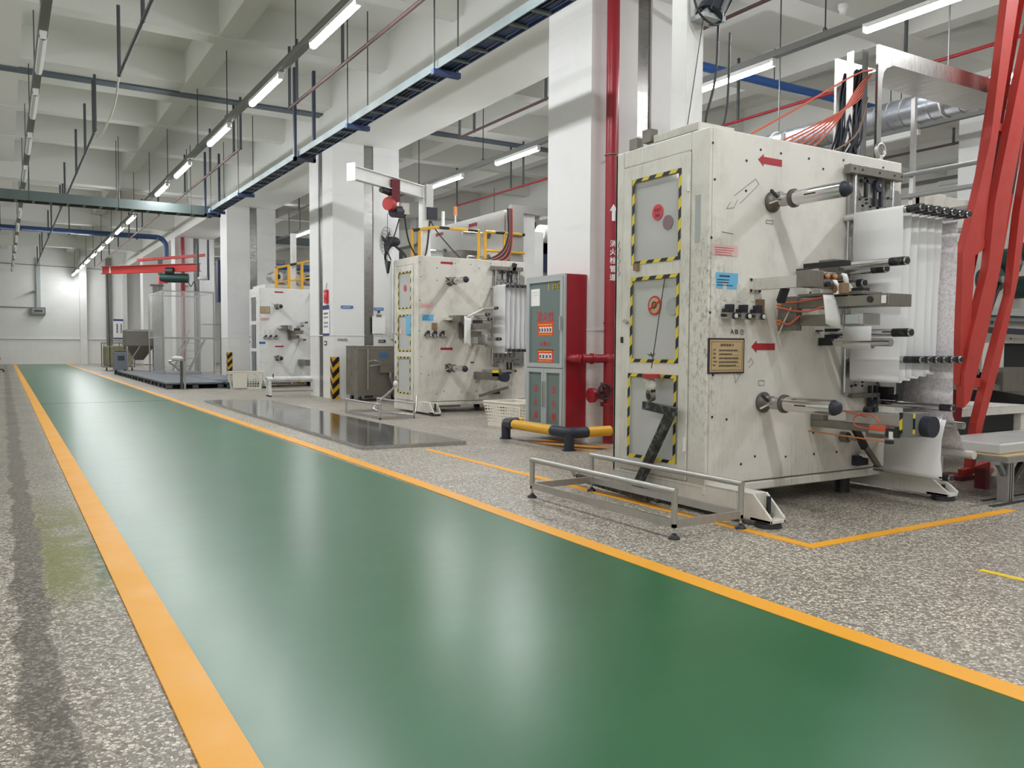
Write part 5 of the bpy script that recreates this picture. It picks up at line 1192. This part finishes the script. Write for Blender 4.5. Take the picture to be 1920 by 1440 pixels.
t = thing('cable_channel', 'stainless channel bridging overhead behind the yellow railing', 'cable channel', (7.08, 11.66, 0))
g = G(); g.box(0, 0.24, 0, 0.07, 0, 3.28, 'alu').box(0.24, 2.2, 0, 0.07, 3.16, 3.28, 'alu'); g.obj('channel_plate', t)
g = G()
for i in range(9): g.tube(smooth_path([(7.06 - 0.01 * i, 11.6, 3.2), (7.05 - 0.01 * i, 11.58, 2.7), (6.98 - 0.03 * i, 11.56, 2.42), (6.75 - 0.06 * i, 11.5, 2.295)]), 0.014, 'orange' if i % 3 == 0 else 'navy', 5)
single(g, 'cable', 'dark and orange cables curving down behind the yellow railing', 'cable')
t = thing('electrical_cabinet', 'pale grey cabinet beside the overhead stainless channel', 'cabinet', (7.7, 12.4, 0))
G().box(0, 0.5, 0, 0.4, 0, 3.0, 'white').obj('body', t, bevel=0.004); G().cyl((0.55, 0.2, 3.0), (2.2, 0.3, 3.05), 0.16, 'white', n=18).obj('duct', t)
t = thing('winding_frame', 'dark blue and grey machine frame behind the near column', 'machine', (8.6, 13.0, 0))
g = G(); g.box(0, 0.15, 0, 0.2, 0, 2.9, 'blued').box(1.4, 1.55, 0, 0.2, 0, 2.9, 'blued').box(0, 1.55, 0, 0.2, 2.7, 2.95, 'blued'); g.bar((0.1, 0.1, 1.2), (0.9, 0.1, 2.8), 0.12, 0.2, 'grey'); g.obj('frame', t)
for z in (1.4, 1.7, 2.0, 2.3): G().cyl((0.0, -0.02, z), (1.5, -0.02, z + 0.05), 0.05, 'steel_dark', n=12).obj('roller', t)
# machine line seen between second and third columns
t = thing('converting_machine', 'machine line with yellow guard railing above the framed-card machine', 'machine', (5.65, 20.8, 0))
G().box(0, 3.0, 0.4, 1.6, 0.2, 2.5, 'machine_clean').obj('body', t, bevel=0.01)
for x in (0.12, 0.52, 0.9, 1.5): 
    g = G(); g.cyl((x + 0.2, 0.9, 2.7), (x + 0.2, 0.4, 2.7), 0.15, 'steel', n=20).cyl((x + 0.2, 0.4, 2.7), (x + 0.2, 0.38, 2.7), 0.07, 'navy', n=14); g.obj('fan_housing', t)
G().box(0.2, 2.8, 0.5, 1.5, 0.0, 0.2, 'grey').obj('base', t)
t = thing('safety_railing', 'yellow railing over the framed-card machine', 'railing', (5.75, 20.6, 0))
G().tube([(0, 0, 2.86), (1.3, 0, 3.2)], 0.03, 'hazr', 8).obj('top_rail', t); G().tube([(0, 0, 2.5), (1.3, 0, 2.75)], 0.02, 'yellowrail', 8).obj('mid_rail', t)
for x in (0.02, 0.33, 0.66, 1.0, 1.3): G().box(x - 0.03, x + 0.03, -0.03, 0.03, 0, 2.86 + 0.26 * x, 'yellowrail').obj('post', t)
t = thing('support_post', 'white steel post with black writing behind the yellow railing', 'post', (6.2, 20.75, 0))
G().box(0, 0.12, 0, 0.12, 0, 3.76, 'white').obj('shaft', t)
g = G()
for x in range(6): g.cyl((8.0 + 0.15 * x, 22.6, 2.9), (8.0 + 0.15 * x, 22.6, 3.4 if x % 5 else 5.25), 0.015, 'darkpipe', n=6)
g.cyl((7.9, 22.6, 2.9), (8.9, 22.6, 2.9), 0.02, 'darkpipe', n=6); single(g, 'pipe_manifold', 'small manifold of dark upright pipes behind the third column', 'pipe')

# wrapped bench in front of the third machine
t = thing('wrapped_bench', 'low trestle wrapped in white plastic before the framed-card machine', 'bench', (4.26, 15.95, 0))
g = G(); r = random.Random(4)
g.sheet([[(x * 0.2, 0.28 * math.cos(a) * (0.25), 0.33 + 0.045 * math.sin(a) + 0.012 * math.sin(x * 3.1 + a * 2)) for a in [q * math.pi / 5 for q in range(11)]] for x in range(6)], 'cloth', 0.004)
g.obj('wrapped_beam', t)
for x in (0.05, 1.0):
    g = G(); g.bar((x, -0.06, 0.3), (x, -0.09, 0.03), 0.05, 0.05, 'cloth'); g.bar((x, 0.06, 0.3), (x, 0.09, 0.03), 0.05, 0.05, 'cloth'); g.obj('leg', t)
    g = G(); g.cyl((x, -0.09, 0), (x, -0.09, 0.02), 0.03, 'black', n=12).cyl((x, 0.09, 0), (x, 0.09, 0.02), 0.03, 'black', n=12); g.obj('foot', t)
G().bar((0.05, -0.07, 0.1), (1.0, -0.07, 0.1), 0.025, 0.025, 'steel').bar((0.05, 0.07, 0.16), (1.0, 0.07, 0.16), 0.025, 0.025, 'steel').cyl((0.12, -0.05, 0.36), (0.12, -0.05, 0.43), 0.01, 'ink', n=8).obj('cross_rail', t)

# ================================================================== wash-down booth, pallets and the far end
def pallet(x, y, label, mats=('greyplastic', 'darkplastic'), w=1.2, l=1.12):
    t = thing('plastic_pallet', label, 'pallet', (x, y, 0), 0, 'plastic pallets forming the low platform')
    G().box(0, w, 0, l, 0.11, 0.14, mats[0]).obj('deck', t)
    g = G()
    for a in (0, w / 2 - 0.06, w - 0.12):
        for b in (0, l / 2 - 0.06, l - 0.12): g.box(a, a + 0.12, b, b + 0.12, 0.02, 0.11, mats[1])
    g.obj('blocks', t)
    g = G()
    for a in (0, w / 2 - 0.06, w - 0.12): g.box(a, a + 0.12, 0, l, 0, 0.02, mats[1])
    g.box(0, w, 0, 0.03, 0.095, 0.112, mats[1]).box(0, 0.03, 0, l, 0.095, 0.112, mats[1]); g.obj('skid', t)
    return t
for j in range(8):
    pallet(3.03, 19.4 + 1.14 * j, 'grey plastic pallet on the aisle side of the platform, %s from its near end' % ORD[j])
for j in range(8):
    if j == 0: pallet(4.25, 19.05 + 1.14 * j, 'teal plastic pallet at the near right corner of the platform', ('tealplastic', 'tealplastic'), 0.7, 1.3)
    else: pallet(4.25, 19.4 + 1.14 * j, 'grey plastic pallet in the platform row away from the aisle, %s from its near end' % ORD[j], w=0.86)
t = thing('washing_booth', 'clear plastic curtained booth standing on the pallet platform', 'booth', (3.78, 24.6, 0.14))
bx, by, bz = 1.33, 2.6, 2.3
g = G()
for x in (0, 0.95, bx):
    for y in (0, by): g.cyl((x, y, 0), (x, y, bz), 0.02, 'steel', n=8)
for z in (bz, 1.02):
    for a, b in (((0, 0), (bx, 0)), ((bx, 0), (bx, by)), ((bx, by), (0, by)), ((0, by), (0, 0))): g.cyl((a[0], a[1], z), (b[0], b[1], z), 0.016, 'steel', n=8)
g.cyl((1.0, 0, 1.4), (1.5, 0, 1.4), 0.016, 'steel', n=8); g.obj('frame', t)
def curtain(x0, y0, x1, y1, z0, z1, n=40, amp=0.012):
    g = G(); d = Vector((x1 - x0, y1 - y0, 0)); nn = Vector((-d.y, d.x, 0)).normalized()
    g.sheet([[Vector((x0, y0, 0)) + d * (i / n) + nn * (amp * math.sin(i * 1.3)) + Vector((0, 0, z)) for z in (z0, (z0 + z1) / 2, z1)] for i in range(n + 1)], 'film', 0.003)
    return g
curtain(0.0, -0.03, bx, -0.03, 0.05, bz).obj('curtain', t); curtain(-0.03, by, -0.03, 0, 1.0, bz).obj('curtain', t); curtain(-0.03, by * 0.6, -0.03, 0, 0.05, 1.0).obj('curtain', t)
# steps inside
t = thing('step_ladder', 'stainless steps with handrail in the curtained booth', 'steps', (4.45, 25.2, 0.14))
g = G()
for x in (0, 0.45): g.bar((x - 0.35, 0, 0.1), (x + 0.15, 0.3, 1.0), 0.03, 0.06, 'steel'); 
g.obj('stringer', t)
for q in range(4): G().box(-0.3 + 0.13 * q, 0.2 + 0.13 * q, 0.02 + 0.07 * q, 0.25 + 0.07 * q, 0.2 + 0.22 * q, 0.22 + 0.22 * q, 'steel').obj('tread', t)
G().bar((0.15, 0.3, 1.0), (0.9, 0.3, 1.0), 0.03, 0.03, 'steel').bar((0.45, 0.3, 0), (0.45, 0.3, 1.0), 0.03, 0.03, 'steel').bar((-0.3, -0.05, 0.4), (0.15, 0.25, 1.25), 0.025, 0.025, 'steel').obj('handrail', t)
# wash basin pedestal
t = thing('spray_stand', 'steel pedestal with spray head at the near edge of the platform', 'stand', (3.30, 19.2, 0))
g = G(); g.box(-0.02, 0.03, -0.02, 0.03, 0, 0.62, 'darkpipe').box(0.05, 0.09, -0.02, 0.02, 0, 0.62, 'steel').box(-0.06, 0.14, -0.06, 0.06, 0, 0.012, 'steel_dark').bar((0.0, 0, 0.38), (-0.25, 0, 0.6), 0.03, 0.03, 'steel_dark'); g.obj('post', t)
G().sphere((-0.08, 0, 0.68), 0.06, 'cloth', (2.2, 1, 0.8)).cyl((-0.25, 0, 0.62), (0.02, 0, 0.66), 0.02, 'steel', n=8).obj('spray_head', t)
# hopper bin
t = thing('hopper_bin', 'stainless hopper bin on a wheeled frame beside the booth', 'bin', (3.38, 29.3, 0))
g = G(); w, l = 0.85, 0.9
def fru(z0, z1, a0, a1):
    c = [(-1, -1), (1, -1), (1, 1), (-1, 1)]; v = [(w / 2 + x * w / 2 * a0, l / 2 + y * l / 2 * a0, z0) for x, y in c] + [(w / 2 + x * w / 2 * a1, l / 2 + y * l / 2 * a1, z1) for x, y in c]
    g.add(v, [(3, 2, 1, 0), (4, 5, 6, 7)] + [(k, (k + 1) % 4, 4 + (k + 1) % 4, 4 + k) for k in range(4)], 'steel_dark')
fru(0.92, 1.42, 1, 1); fru(0.45, 0.92, 0.3, 1); g.box(-0.01, w + 0.01, -0.01, 0, 1.38, 1.44, 'steel'); g.obj('hopper', t)
g = G()
for x in (0.03, w - 0.03):
    for y in (0.03, l - 0.03): g.bar((x, y, 0.08), (x, y, 0.95), 0.04, 0.04, 'steel')
g.bar((0, 0, 0.3), (w, 0, 0.3), 0.04, 0.04, 'steel').bar((0, 0, 0.3), (0, l, 0.3), 0.04, 0.04, 'steel').bar((0.05, 0, 0.32), (0.4, 0, 0.9), 0.03, 0.03, 'steel'); g.obj('frame', t)
for x in (0.05, w - 0.05):
    for y in (0.05, l - 0.05): G().cyl((x, y - 0.015, 0.05), (x, y + 0.015, 0.05), 0.05, 'black', n=12).obj('caster', t)
t = thing('electric_cart', 'grey boxed cart with a dark display at the far end of the platform', 'cart', (2.98, 28.9, 0))
G().box(0, 0.38, 0, 0.4, 0.16, 0.72, 'greyplastic').box(0.02, 0.36, 0.02, 0.3, 0.72, 0.76, 'darkplastic').obj('body', t, bevel=0.01); G().box(0.1, 0.3, -0.006, 0, 0.45, 0.6, 'screen').obj('display', t)
for x in (0.06, 0.32): G().cyl((x, 0.03, 0.06), (x, 0.07, 0.06), 0.06, 'black', n=12).box(x - 0.02, x + 0.02, 0.03, 0.3, 0.1, 0.17, 'black').obj('caster', t)
t = thing('cage_trolley', 'wire cage trolley with olive bags standing by the far wall', 'trolley', (3.1, 33.2, 0))
g = G(); w, l, h = 1.0, 0.9, 1.0
for x in (0, w / 2, w): g.bar((x, 0, 0.12), (x, 0, h), 0.03, 0.03, 'grey')
for x in (0, w): g.bar((x, l, 0.12), (x, l, h), 0.03, 0.03, 'grey')
for z in (0.14, h): g.bar((0, 0, z), (w, 0, z), 0.03, 0.03, 'grey').bar((0, 0, z), (0, l, z), 0.03, 0.03, 'grey')
for q in range(12): g.bar((q * w / 12, 0, 0.14), (q * w / 12, 0, h), 0.006, 0.006, 'grey')
g.obj('cage', t); G().box(0.04, w - 0.04, 0.05, l, 0.16, 0.9, 'olive').obj('load', t, bevel=0.06)
for x in (0.08, w - 0.08): G().cyl((x - 0.02, 0.05, 0.06), (x + 0.02, 0.05, 0.06), 0.06, 'black', n=12).obj('caster', t)
# red crane beam
t = thing('overhead_crane', 'red crane beam with green hoist above the curtained booth', 'crane', (2.72, 29.2, 3.28))
a, b = Vector((0, 0, 0)), Vector((2.35, -2.9, 0))
g = G(); g.bar(a, b, 0.02, 0.22, 'crane_red'); g.bar(a + Vector((0, 0, 0.11)), b + Vector((0, 0, 0.11)), 0.14, 0.02, 'crane_red'); g.bar(a - Vector((0, 0, 0.11)), b - Vector((0, 0, 0.11)), 0.14, 0.02, 'crane_red')
g.bar(a + Vector((0.18, -0.23, 0)), a + Vector((0.21, -0.27, 0)), 0.03, 0.2, 'whiteprint'); beam = g.obj('beam', t)
g = G(); g.bar((0.9, -1.0, 0.28), (2.6, -2.4, 0.42), 0.1, 0.08, 'crane_red'); g.obj('tie_beam', t)
m = a.lerp(b, 0.72) + Vector((0, 0, -0.3))
g = G(); g.cyl(m + Vector((-0.3, 0.1, 0)), m + Vector((0.45, -0.2, 0)), 0.14, 'green_mach', n=18).cyl(m + Vector((-0.15, 0, 0.2)), m + Vector((0.05, -0.1, 0.2)), 0.12, 'black', n=14).box(m.x - 0.35, m.x - 0.1, m.y, m.y + 0.2, m.z - 0.16, m.z + 0.08, 'redsticker'); g.obj('hoist', t)
g = G(); g.tube(smooth_path([m + Vector((0.4, -0.2, 0)), m + Vector((0.5, -0.3, -0.25)), m + Vector((0.6, -0.3, -0.1)), m + Vector((0.65, -0.35, -0.5))]), 0.014, 'black', 6); g.obj('power_cable', t)
G().cyl((0.12, -0.16, -0.1), (0.16, -0.2, -3.05), 0.014, 'black', n=6).obj('pendant_cable', t)
t = thing('crane_column', 'brushed steel column carrying the green hoist side of the red crane', 'post', (4.3, 29.2, 0))
G().box(-0.14, 0.14, -0.1, 0.1, 0, 2.85, 'steel').obj('shaft', t); G().box(-0.2, 0.2, -0.14, 0.14, 2.85, 2.9, 'steel_dark').obj('head_plate', t)
# dark blue bracketed tank between third and fourth column
t = thing('lift_frame', 'dark blue bracketed frame between the third and fourth columns', 'frame', (5.75, 27.0, 0))
g = G(); g.box(0, 0.45, 0, 0.3, 2.3, 3.6, 'blued').box(0.45, 1.0, 0.05, 0.15, 3.2, 3.3, 'blued').box(0.45, 1.0, 0.05, 0.15, 2.35, 2.45, 'blued'); g.obj('bracket', t)
G().box(1.0, 1.06, 0.05, 0.2, 0, 3.6, 'darkpipe').obj('mast', t); G().box(0.1, 0.25, 0.1, 0.25, 0, 2.3, 'steel_dark').obj('leg', t)
t = thing('drain_pipe', 'grey drop pipes with a taped joint before the fourth column', 'pipe', (5.0, 26.2, 0))
G().cyl((0, 0, 2.98), (0, 0, 3.95), 0.035, 'darkpipe', n=8).cyl((0.3, 0, 2.9), (0.3, 0, 4.1), 0.035, 'darkpipe', n=8).obj('pipe_run', t); G().sphere((0.15, 0, 2.95), 0.08, 'cloth', (2, 1, 0.8)).bar((0.15, 0, 2.92), (0.12, 0, 2.65), 0.06, 0.02, 'cloth').obj('taped_joint', t)
# far wall fittings
t = thing('wall_unit', 'grey wall box with dark display under a conduit on the far wall', 'display', (1.42, 44.55, 2.3))
G().box(-0.28, 0.32, 0, 0.25, 0, 0.34, 'grey').obj('body', t, bevel=0.01); G().box(-0.2, 0.24, -0.01, 0, 0.08, 0.26, 'ltgrey').box(-0.16, 0.2, -0.015, -0.01, 0.11, 0.23, 'screen').obj('display', t)
g = G(); g.box(1.38, 1.55, 44.7, 44.79, 2.64, 4.9, 'ltgrey'); single(g, 'conduit', 'pale cable duct climbing the far wall above the wall box', 'conduit')
g = G(); g.cyl((1.3, 44.6, 2.64), (1.3, 44.6, 3.35), 0.015, 'grey', n=6).box(1.22, 1.38, 44.5, 44.75, 3.35, 3.4, 'grey'); single(g, 'camera_bracket', 'small grey bracket on the far wall above the wall box', 'bracket')
g = G(); g.cyl((-7.4, 44.76, 2.72), (1.1, 44.76, 2.62), 0.02, 'grey', n=6); single(g, 'cable', 'thin cable running along the far wall to the wall box', 'cable')
g = G(); g.cyl((-7.4, 44.5, 4.75), (4.9, 44.5, 4.5), 0.015, 'darkpipe', n=6); single(g, 'cable', 'thin cable strung under the ceiling at the far wall', 'cable')
g = G(); g.box(4.56, 5.0, 44.36, 44.39, 1.2, 2.15, 'paper').box(4.56, 5.0, 44.35, 44.36, 2.07, 2.15, 'navysign').box(4.56, 5.0, 44.35, 44.36, 1.2, 1.26, 'navysign')
for q in range(5): g.box(4.70, 4.76, 44.35, 44.36, 1.5 + 0.09 * q, 1.56 + 0.09 * q, 'ink'); g.box(4.88, 4.93, 44.35, 44.36, 1.5 + 0.09 * q, 1.56 + 0.09 * q, 'ink')
single(g, 'notice_board', 'white notice board with navy bands at the far wall', 'notice')
g = G(); g.box(5.3, 5.5, 40.5, 40.52, 1.3, 1.55, 'bluestrip'); single(g, 'wall_sign', 'small blue sign beyond the hopper bin', 'sign')
t = thing('office_chair', 'black chair base just showing at the left edge by the far end', 'chair', (-0.32, 33.0, 0))
for q in range(5): a = q * 2 * math.pi / 5; G().bar((0, 0, 0.12), (0.33 * math.cos(a), 0.33 * math.sin(a), 0.08), 0.05, 0.04, 'black').sphere((0.33 * math.cos(a), 0.33 * math.sin(a), 0.035), 0.035, 'black', n=8).obj('leg', t)
G().cyl((0, 0, 0.1), (0, 0, 0.42), 0.03, 'black', n=8).obj('column_stem', t); G().box(-0.25, 0.25, -0.25, 0.25, 0.42, 0.5, 'black').obj('seat', t, bevel=0.03); G().box(-0.3, -0.25, -0.22, 0.22, 0.55, 1.0, 'black').obj('backrest', t, bevel=0.02)

# ================================================================== right edge: red mast, table, further machine
t = thing('lattice_mast', 'tall red steel mast leaning over behind the hanging webs', 'mast', (0, 0, 0))
Ym, Yb = 3.60, 3.76
def P(x, z, y=Ym): return Vector((x, y, z))
def chord(poly, y0, y1, m='redmast'): G().prism(poly, 'y', y0, y1, m).obj('chord', t)
chord([(6.66, 3.9), (6.46, 2.6), (6.29, 2.1), (6.135, 1.70), (6.14, 0.72), (6.24, 0.72), (6.27, 1.2), (6.30, 1.70), (6.40, 1.745), (6.445, 2.11), (6.608, 2.86), (6.83, 3.9)], 3.60, 3.66)
chord([(7.03, 3.9), (6.78, 3.09), (6.49, 2.11), (6.43, 1.62), (6.216, 1.05), (6.15, 0.8), (6.16, 0.55), (6.24, 0.6), (6.449, 1.13), (6.60, 1.63), (6.70, 2.14), (6.93, 3.0), (7.2, 3.9)], 3.57, 3.63)
chord([(7.32, 3.9), (7.06, 2.9), (6.86, 2.06), (6.77, 1.42), (6.55, 0.92), (6.355, 0.42), (6.29, 0.03), (6.33, 0.03), (6.45, 0.42), (6.638, 0.84), (6.879, 1.56), (6.966, 2.07), (7.17, 2.9), (7.43, 3.9)], 3.58, 3.64)
chord([(7.0, 3.9), (6.62, 2.3), (6.30, 1.1), (6.36, 1.1), (6.72, 2.3), (7.12, 3.9)], 3.72, 3.78)
chord([(7.45, 3.9), (6.95, 2.3), (6.42, 0.75), (6.50, 0.75), (7.04, 2.3), (7.55, 3.9)], 3.72, 3.78)
for (a, b, w) in ((P(6.26, 1.76, 3.63), P(6.46, 1.80, 3.63), 0.07), (P(6.16, 0.76, 3.64), P(6.46, 0.73, 3.64), 0.07), (P(6.55, 2.72, 3.65), P(6.78, 2.70, 3.65), 0.06), (P(6.36, 1.9, 3.68), P(6.60, 3.0, 3.68), 0.04), (P(6.34, 1.2, 3.68), P(6.3, 1.7, 3.68), 0.05)):
    G().bar(a, b, 0.04, w, 'redmast').obj('brace', t)
G().prism([(6.57, 1.68), (6.74, 1.68), (6.88, 2.22), (6.68, 2.24)], 'y', 3.64, 3.66, 'redmast').obj('gusset_plate', t)
G().prism([(6.48, 1.9), (6.6, 1.9), (6.78, 2.6), (6.62, 2.7)], 'y', 3.69, 3.71, 'reddark').obj('gusset_plate', t)
G().prism([(6.18, 0.40), (6.33, 0.40), (6.36, 0.66), (6.18, 0.66)], 'y', 3.69, 3.71, 'reddark').obj('gusset_plate', t)
G().box(6.66, 6.71, 3.635, 3.64, 1.78, 1.83, 'ltgrey').obj('name_plate', t)
g = G(); g.tube(smooth_path([(7.1, 3.67, 3.2), (6.92, 3.67, 2.3), (6.76, 3.67, 1.75), (6.62, 3.67, 1.42), (6.68, 3.66, 1.52), (6.76, 3.66, 1.5), (6.70, 3.67, 1.38), (6.5, 3.67, 1.0)]), 0.016, 'black', 8); g.obj('cable', t)
g = G(); g.bar(P(6.2, 0.05), P(6.55, 0.09), 0.05, 0.05, 'redmast').box(6.12, 6.3, 3.55, 3.75, 0.0, 0.03, 'reddark'); g.obj('foot', t)
# machine beyond
t = thing('converting_machine', 'pale machine with dark rollers and black levers beyond the red mast', 'machine', (7.6, 4.6, 0))
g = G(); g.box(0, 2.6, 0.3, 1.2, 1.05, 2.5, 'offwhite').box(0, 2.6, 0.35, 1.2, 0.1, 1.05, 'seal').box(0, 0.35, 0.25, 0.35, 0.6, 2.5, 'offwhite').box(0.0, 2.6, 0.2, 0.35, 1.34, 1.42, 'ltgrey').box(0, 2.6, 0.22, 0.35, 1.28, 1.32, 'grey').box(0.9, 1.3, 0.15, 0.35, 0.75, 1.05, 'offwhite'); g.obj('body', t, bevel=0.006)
r = random.Random(11)
for (x, z, rr) in ((0.1, 2.1, 0.07), (0.5, 1.95, 0.1), (0.85, 2.2, 0.08), (1.1, 1.7, 0.12), (1.4, 1.9, 0.14), (1.7, 1.65, 0.12), (1.9, 2.05, 0.1), (0.4, 1.62, 0.06)):
    G().cyl((x, 0.3, z), (x, 0.12, z), rr, 'green_mach' if rr > 0.09 else 'steel_dark', n=18).cyl((x, 0.12, z), (x, 0.08, z), rr * 0.3, 'steel', n=12).obj('roller', t)
for (a, b) in (((0.35, 0.2, 1.2), (2.4, 0.2, 1.16)), ((0.5, 0.2, 0.9), (0.9, 0.2, 0.75)), ((0.3, 0.18, 0.62), (2.4, 0.18, 0.56)), ((0.9, 0.15, 0.62), (1.9, 0.15, 0.5))):
    G().bar(a, b, 0.05, 0.06, 'navy' if a[2] > 1 else 'steel_dark').obj('lever', t)
g = G(); g.box(0.5, 0.9, 0.15, 0.32, 1.0, 1.12, 'green_mach').box(0.55, 0.68, 0.12, 0.32, 0.7, 1.0, 'green_mach'); g.obj('actuator', t); G().box(1.2, 1.6, 0.1, 0.3, 0.55, 0.8, 'steel_dark').obj('actuator', t)
for q in range(10): 
    pass
g = G()
for q in range(14): g.cyl((0.3 + r.uniform(0, 2), 0.295, 1.1 + r.uniform(0, 1.3)), (0.3, 0.3, 1.1), 0.001, 'ink', n=4) if False else g.box(*(lambda x, z: (x, x + 0.02, 0.296, 0.3, z, z + 0.02))(0.3 + r.uniform(0, 2), 1.08 + r.uniform(0, 0.3)), 'ink')
g.obj('bolt_holes', t, kind='stuff')
G().box(0.9, 1.1, 0.16, 0.2, 1.42, 1.45, 'yellowprint').obj('tag', t)
for x in (0.1, 2.3): G().box(x, x + 0.2, 0.4, 1.0, 0, 0.1, 'grey').obj('foot', t)
t = thing('converting_machine', 'machine bed with dark motors right behind the hanging webs', 'machine', (5.75, 4.6, 0))
g = G(); g.box(0.0, 1.4, 0, 0.7, 0.5, 1.02, 'seal').box(0, 0.06, -0.05, 0.0, 0.2, 1.6, 'machine_clean').box(0.0, 1.4, -0.02, 0.7, 0.48, 0.52, 'grey').box(0.1, 1.4, -0.03, 0, 0.85, 0.87, 'steel').box(0.2, 0.34, -0.05, 0, 0.88, 0.9, 'yellowprint').box(0.45, 0.6, -0.05, 0, 0.88, 0.9, 'yellowprint'); g.obj('bed', t)
for x in (0.1, 1.3): G().box(x, x + 0.1, 0.1, 0.6, 0, 0.5, 'grey').obj('leg', t)
G().cyl((0.9, 0.35, 1.95), (1.25, 0.35, 1.95), 0.16, 'navy', n=20).box(1.0, 1.1, 0.2, 0.5, 1.0, 1.85, 'machine_clean').obj('motor', t)
# horizontal pipe bank above
t = thing('pipe_rack', 'rack of four grey pipes beyond the right end of the nearest machine', 'pipe rack', (7.2, 3.95, 0))
for i, z in enumerate((2.6, 2.4, 2.22, 2.03)): G().cyl((0.0, 0, z), (0.0, 2.4, z), 0.022, 'ltgrey', n=10).obj('pipe_run', t)
g = G(); g.box(0.022, 0.06, 0.78, 0.82, 0, 3.3, 'alu').box(0.022, 0.06, 2.3, 2.34, 0, 3.3, 'alu'); g.obj('upright', t)
# wrapped pallet and workbench with aluminium legs
t = thing('workbench', 'aluminium profile bench with a clear-wrapped stack at the right edge', 'workbench', (5.48, 2.9, 0))
g = G(); g.box(0.0, 1.4, -0.02, 0.6, 0.262, 0.30, 'alu').box(0.0, 1.4, -0.01, 0.59, 0.30, 0.305, 'card'); g.obj('tabletop', t)
for (x, y) in ((0.05, 0.0), (1.3, 0.0), (1.3, 0.5)):
    g = G(); g.box(x, x + 0.07, y, y + 0.07, 0, 0.262, 'alu').box(x + 0.02, x + 0.025, y - 0.002, y, 0, 0.26, 'ink').box(x + 0.045, x + 0.05, y - 0.002, y, 0, 0.26, 'ink'); g.obj('leg', t)
g = G(); g.bar((0.12, 0.03, 0.1), (0.26, 0.03, 0.24), 0.03, 0.03, 'black'); g.bar((-0.02, 0.03, 0.26), (0.05, 0.03, 0.18), 0.03, 0.03, 'grey'); g.obj('brace', t)
g = G(); g.box(5.52, 6.9, 2.95, 3.42, 0.306, 0.375, 'wrap').box(5.54, 6.88, 2.97, 3.40, 0.306, 0.365, 'ltgrey'); single(g, 'wrapped_stack', 'clear-wrapped flat stack lying on the aluminium bench', 'package', bevel=0.01)
t = thing('mesh_table', 'white table with a perforated metal top beyond the bench', 'table', (5.75, 3.85, 0))
g = G(); g.box(0, 1.9, 0, 0.65, 0.44, 0.5, 'offwhite')
g.obj('frame', t)
M_['meshtop'] = stripes('perforated_top', srgb(226, 224, 220), srgb(150, 146, 142), 0.045, 0.45, (1, 0.5, 0))
G().box(0.0, 1.9, 0.0, 0.65, 0.5, 0.506, 'meshtop').obj('tabletop', t)
for x in (0.02, 0.6, 1.8): G().box(x, x + 0.06, 0.02, 0.08, 0, 0.44, 'offwhite').obj('leg', t)
g = G(); g.box(5.45, 7.6, 3.0, 3.03, 0, 0.004, 'seal'); g.box(5.3, 7.6, 2.86, 2.90, 0, 0.004, 'seal'); g.box(5.2, 7.6, 2.94, 2.96, 0, 0.003, 'grey')
struct(g, 'trim_12', 'dark floor track along the right-hand machines')
g = G(); g.bar((5.95, 3.3, 0.06), (6.6, 3.6, 0.05), 0.05, 0.03, 'crane_red'); g.bar((5.95, 3.28, 0.10), (6.2, 3.38, 0.09), 0.012, 0.012, 'steel_dark').box(5.92, 5.97, 3.26, 3.34, 0, 0.14, 'reddark'); single(g, 'tow_bar', 'red steel bar lying on the floor behind the lowest roller', 'bar')
bpy.data.objects.remove(LIT) if LIT.name not in used else None
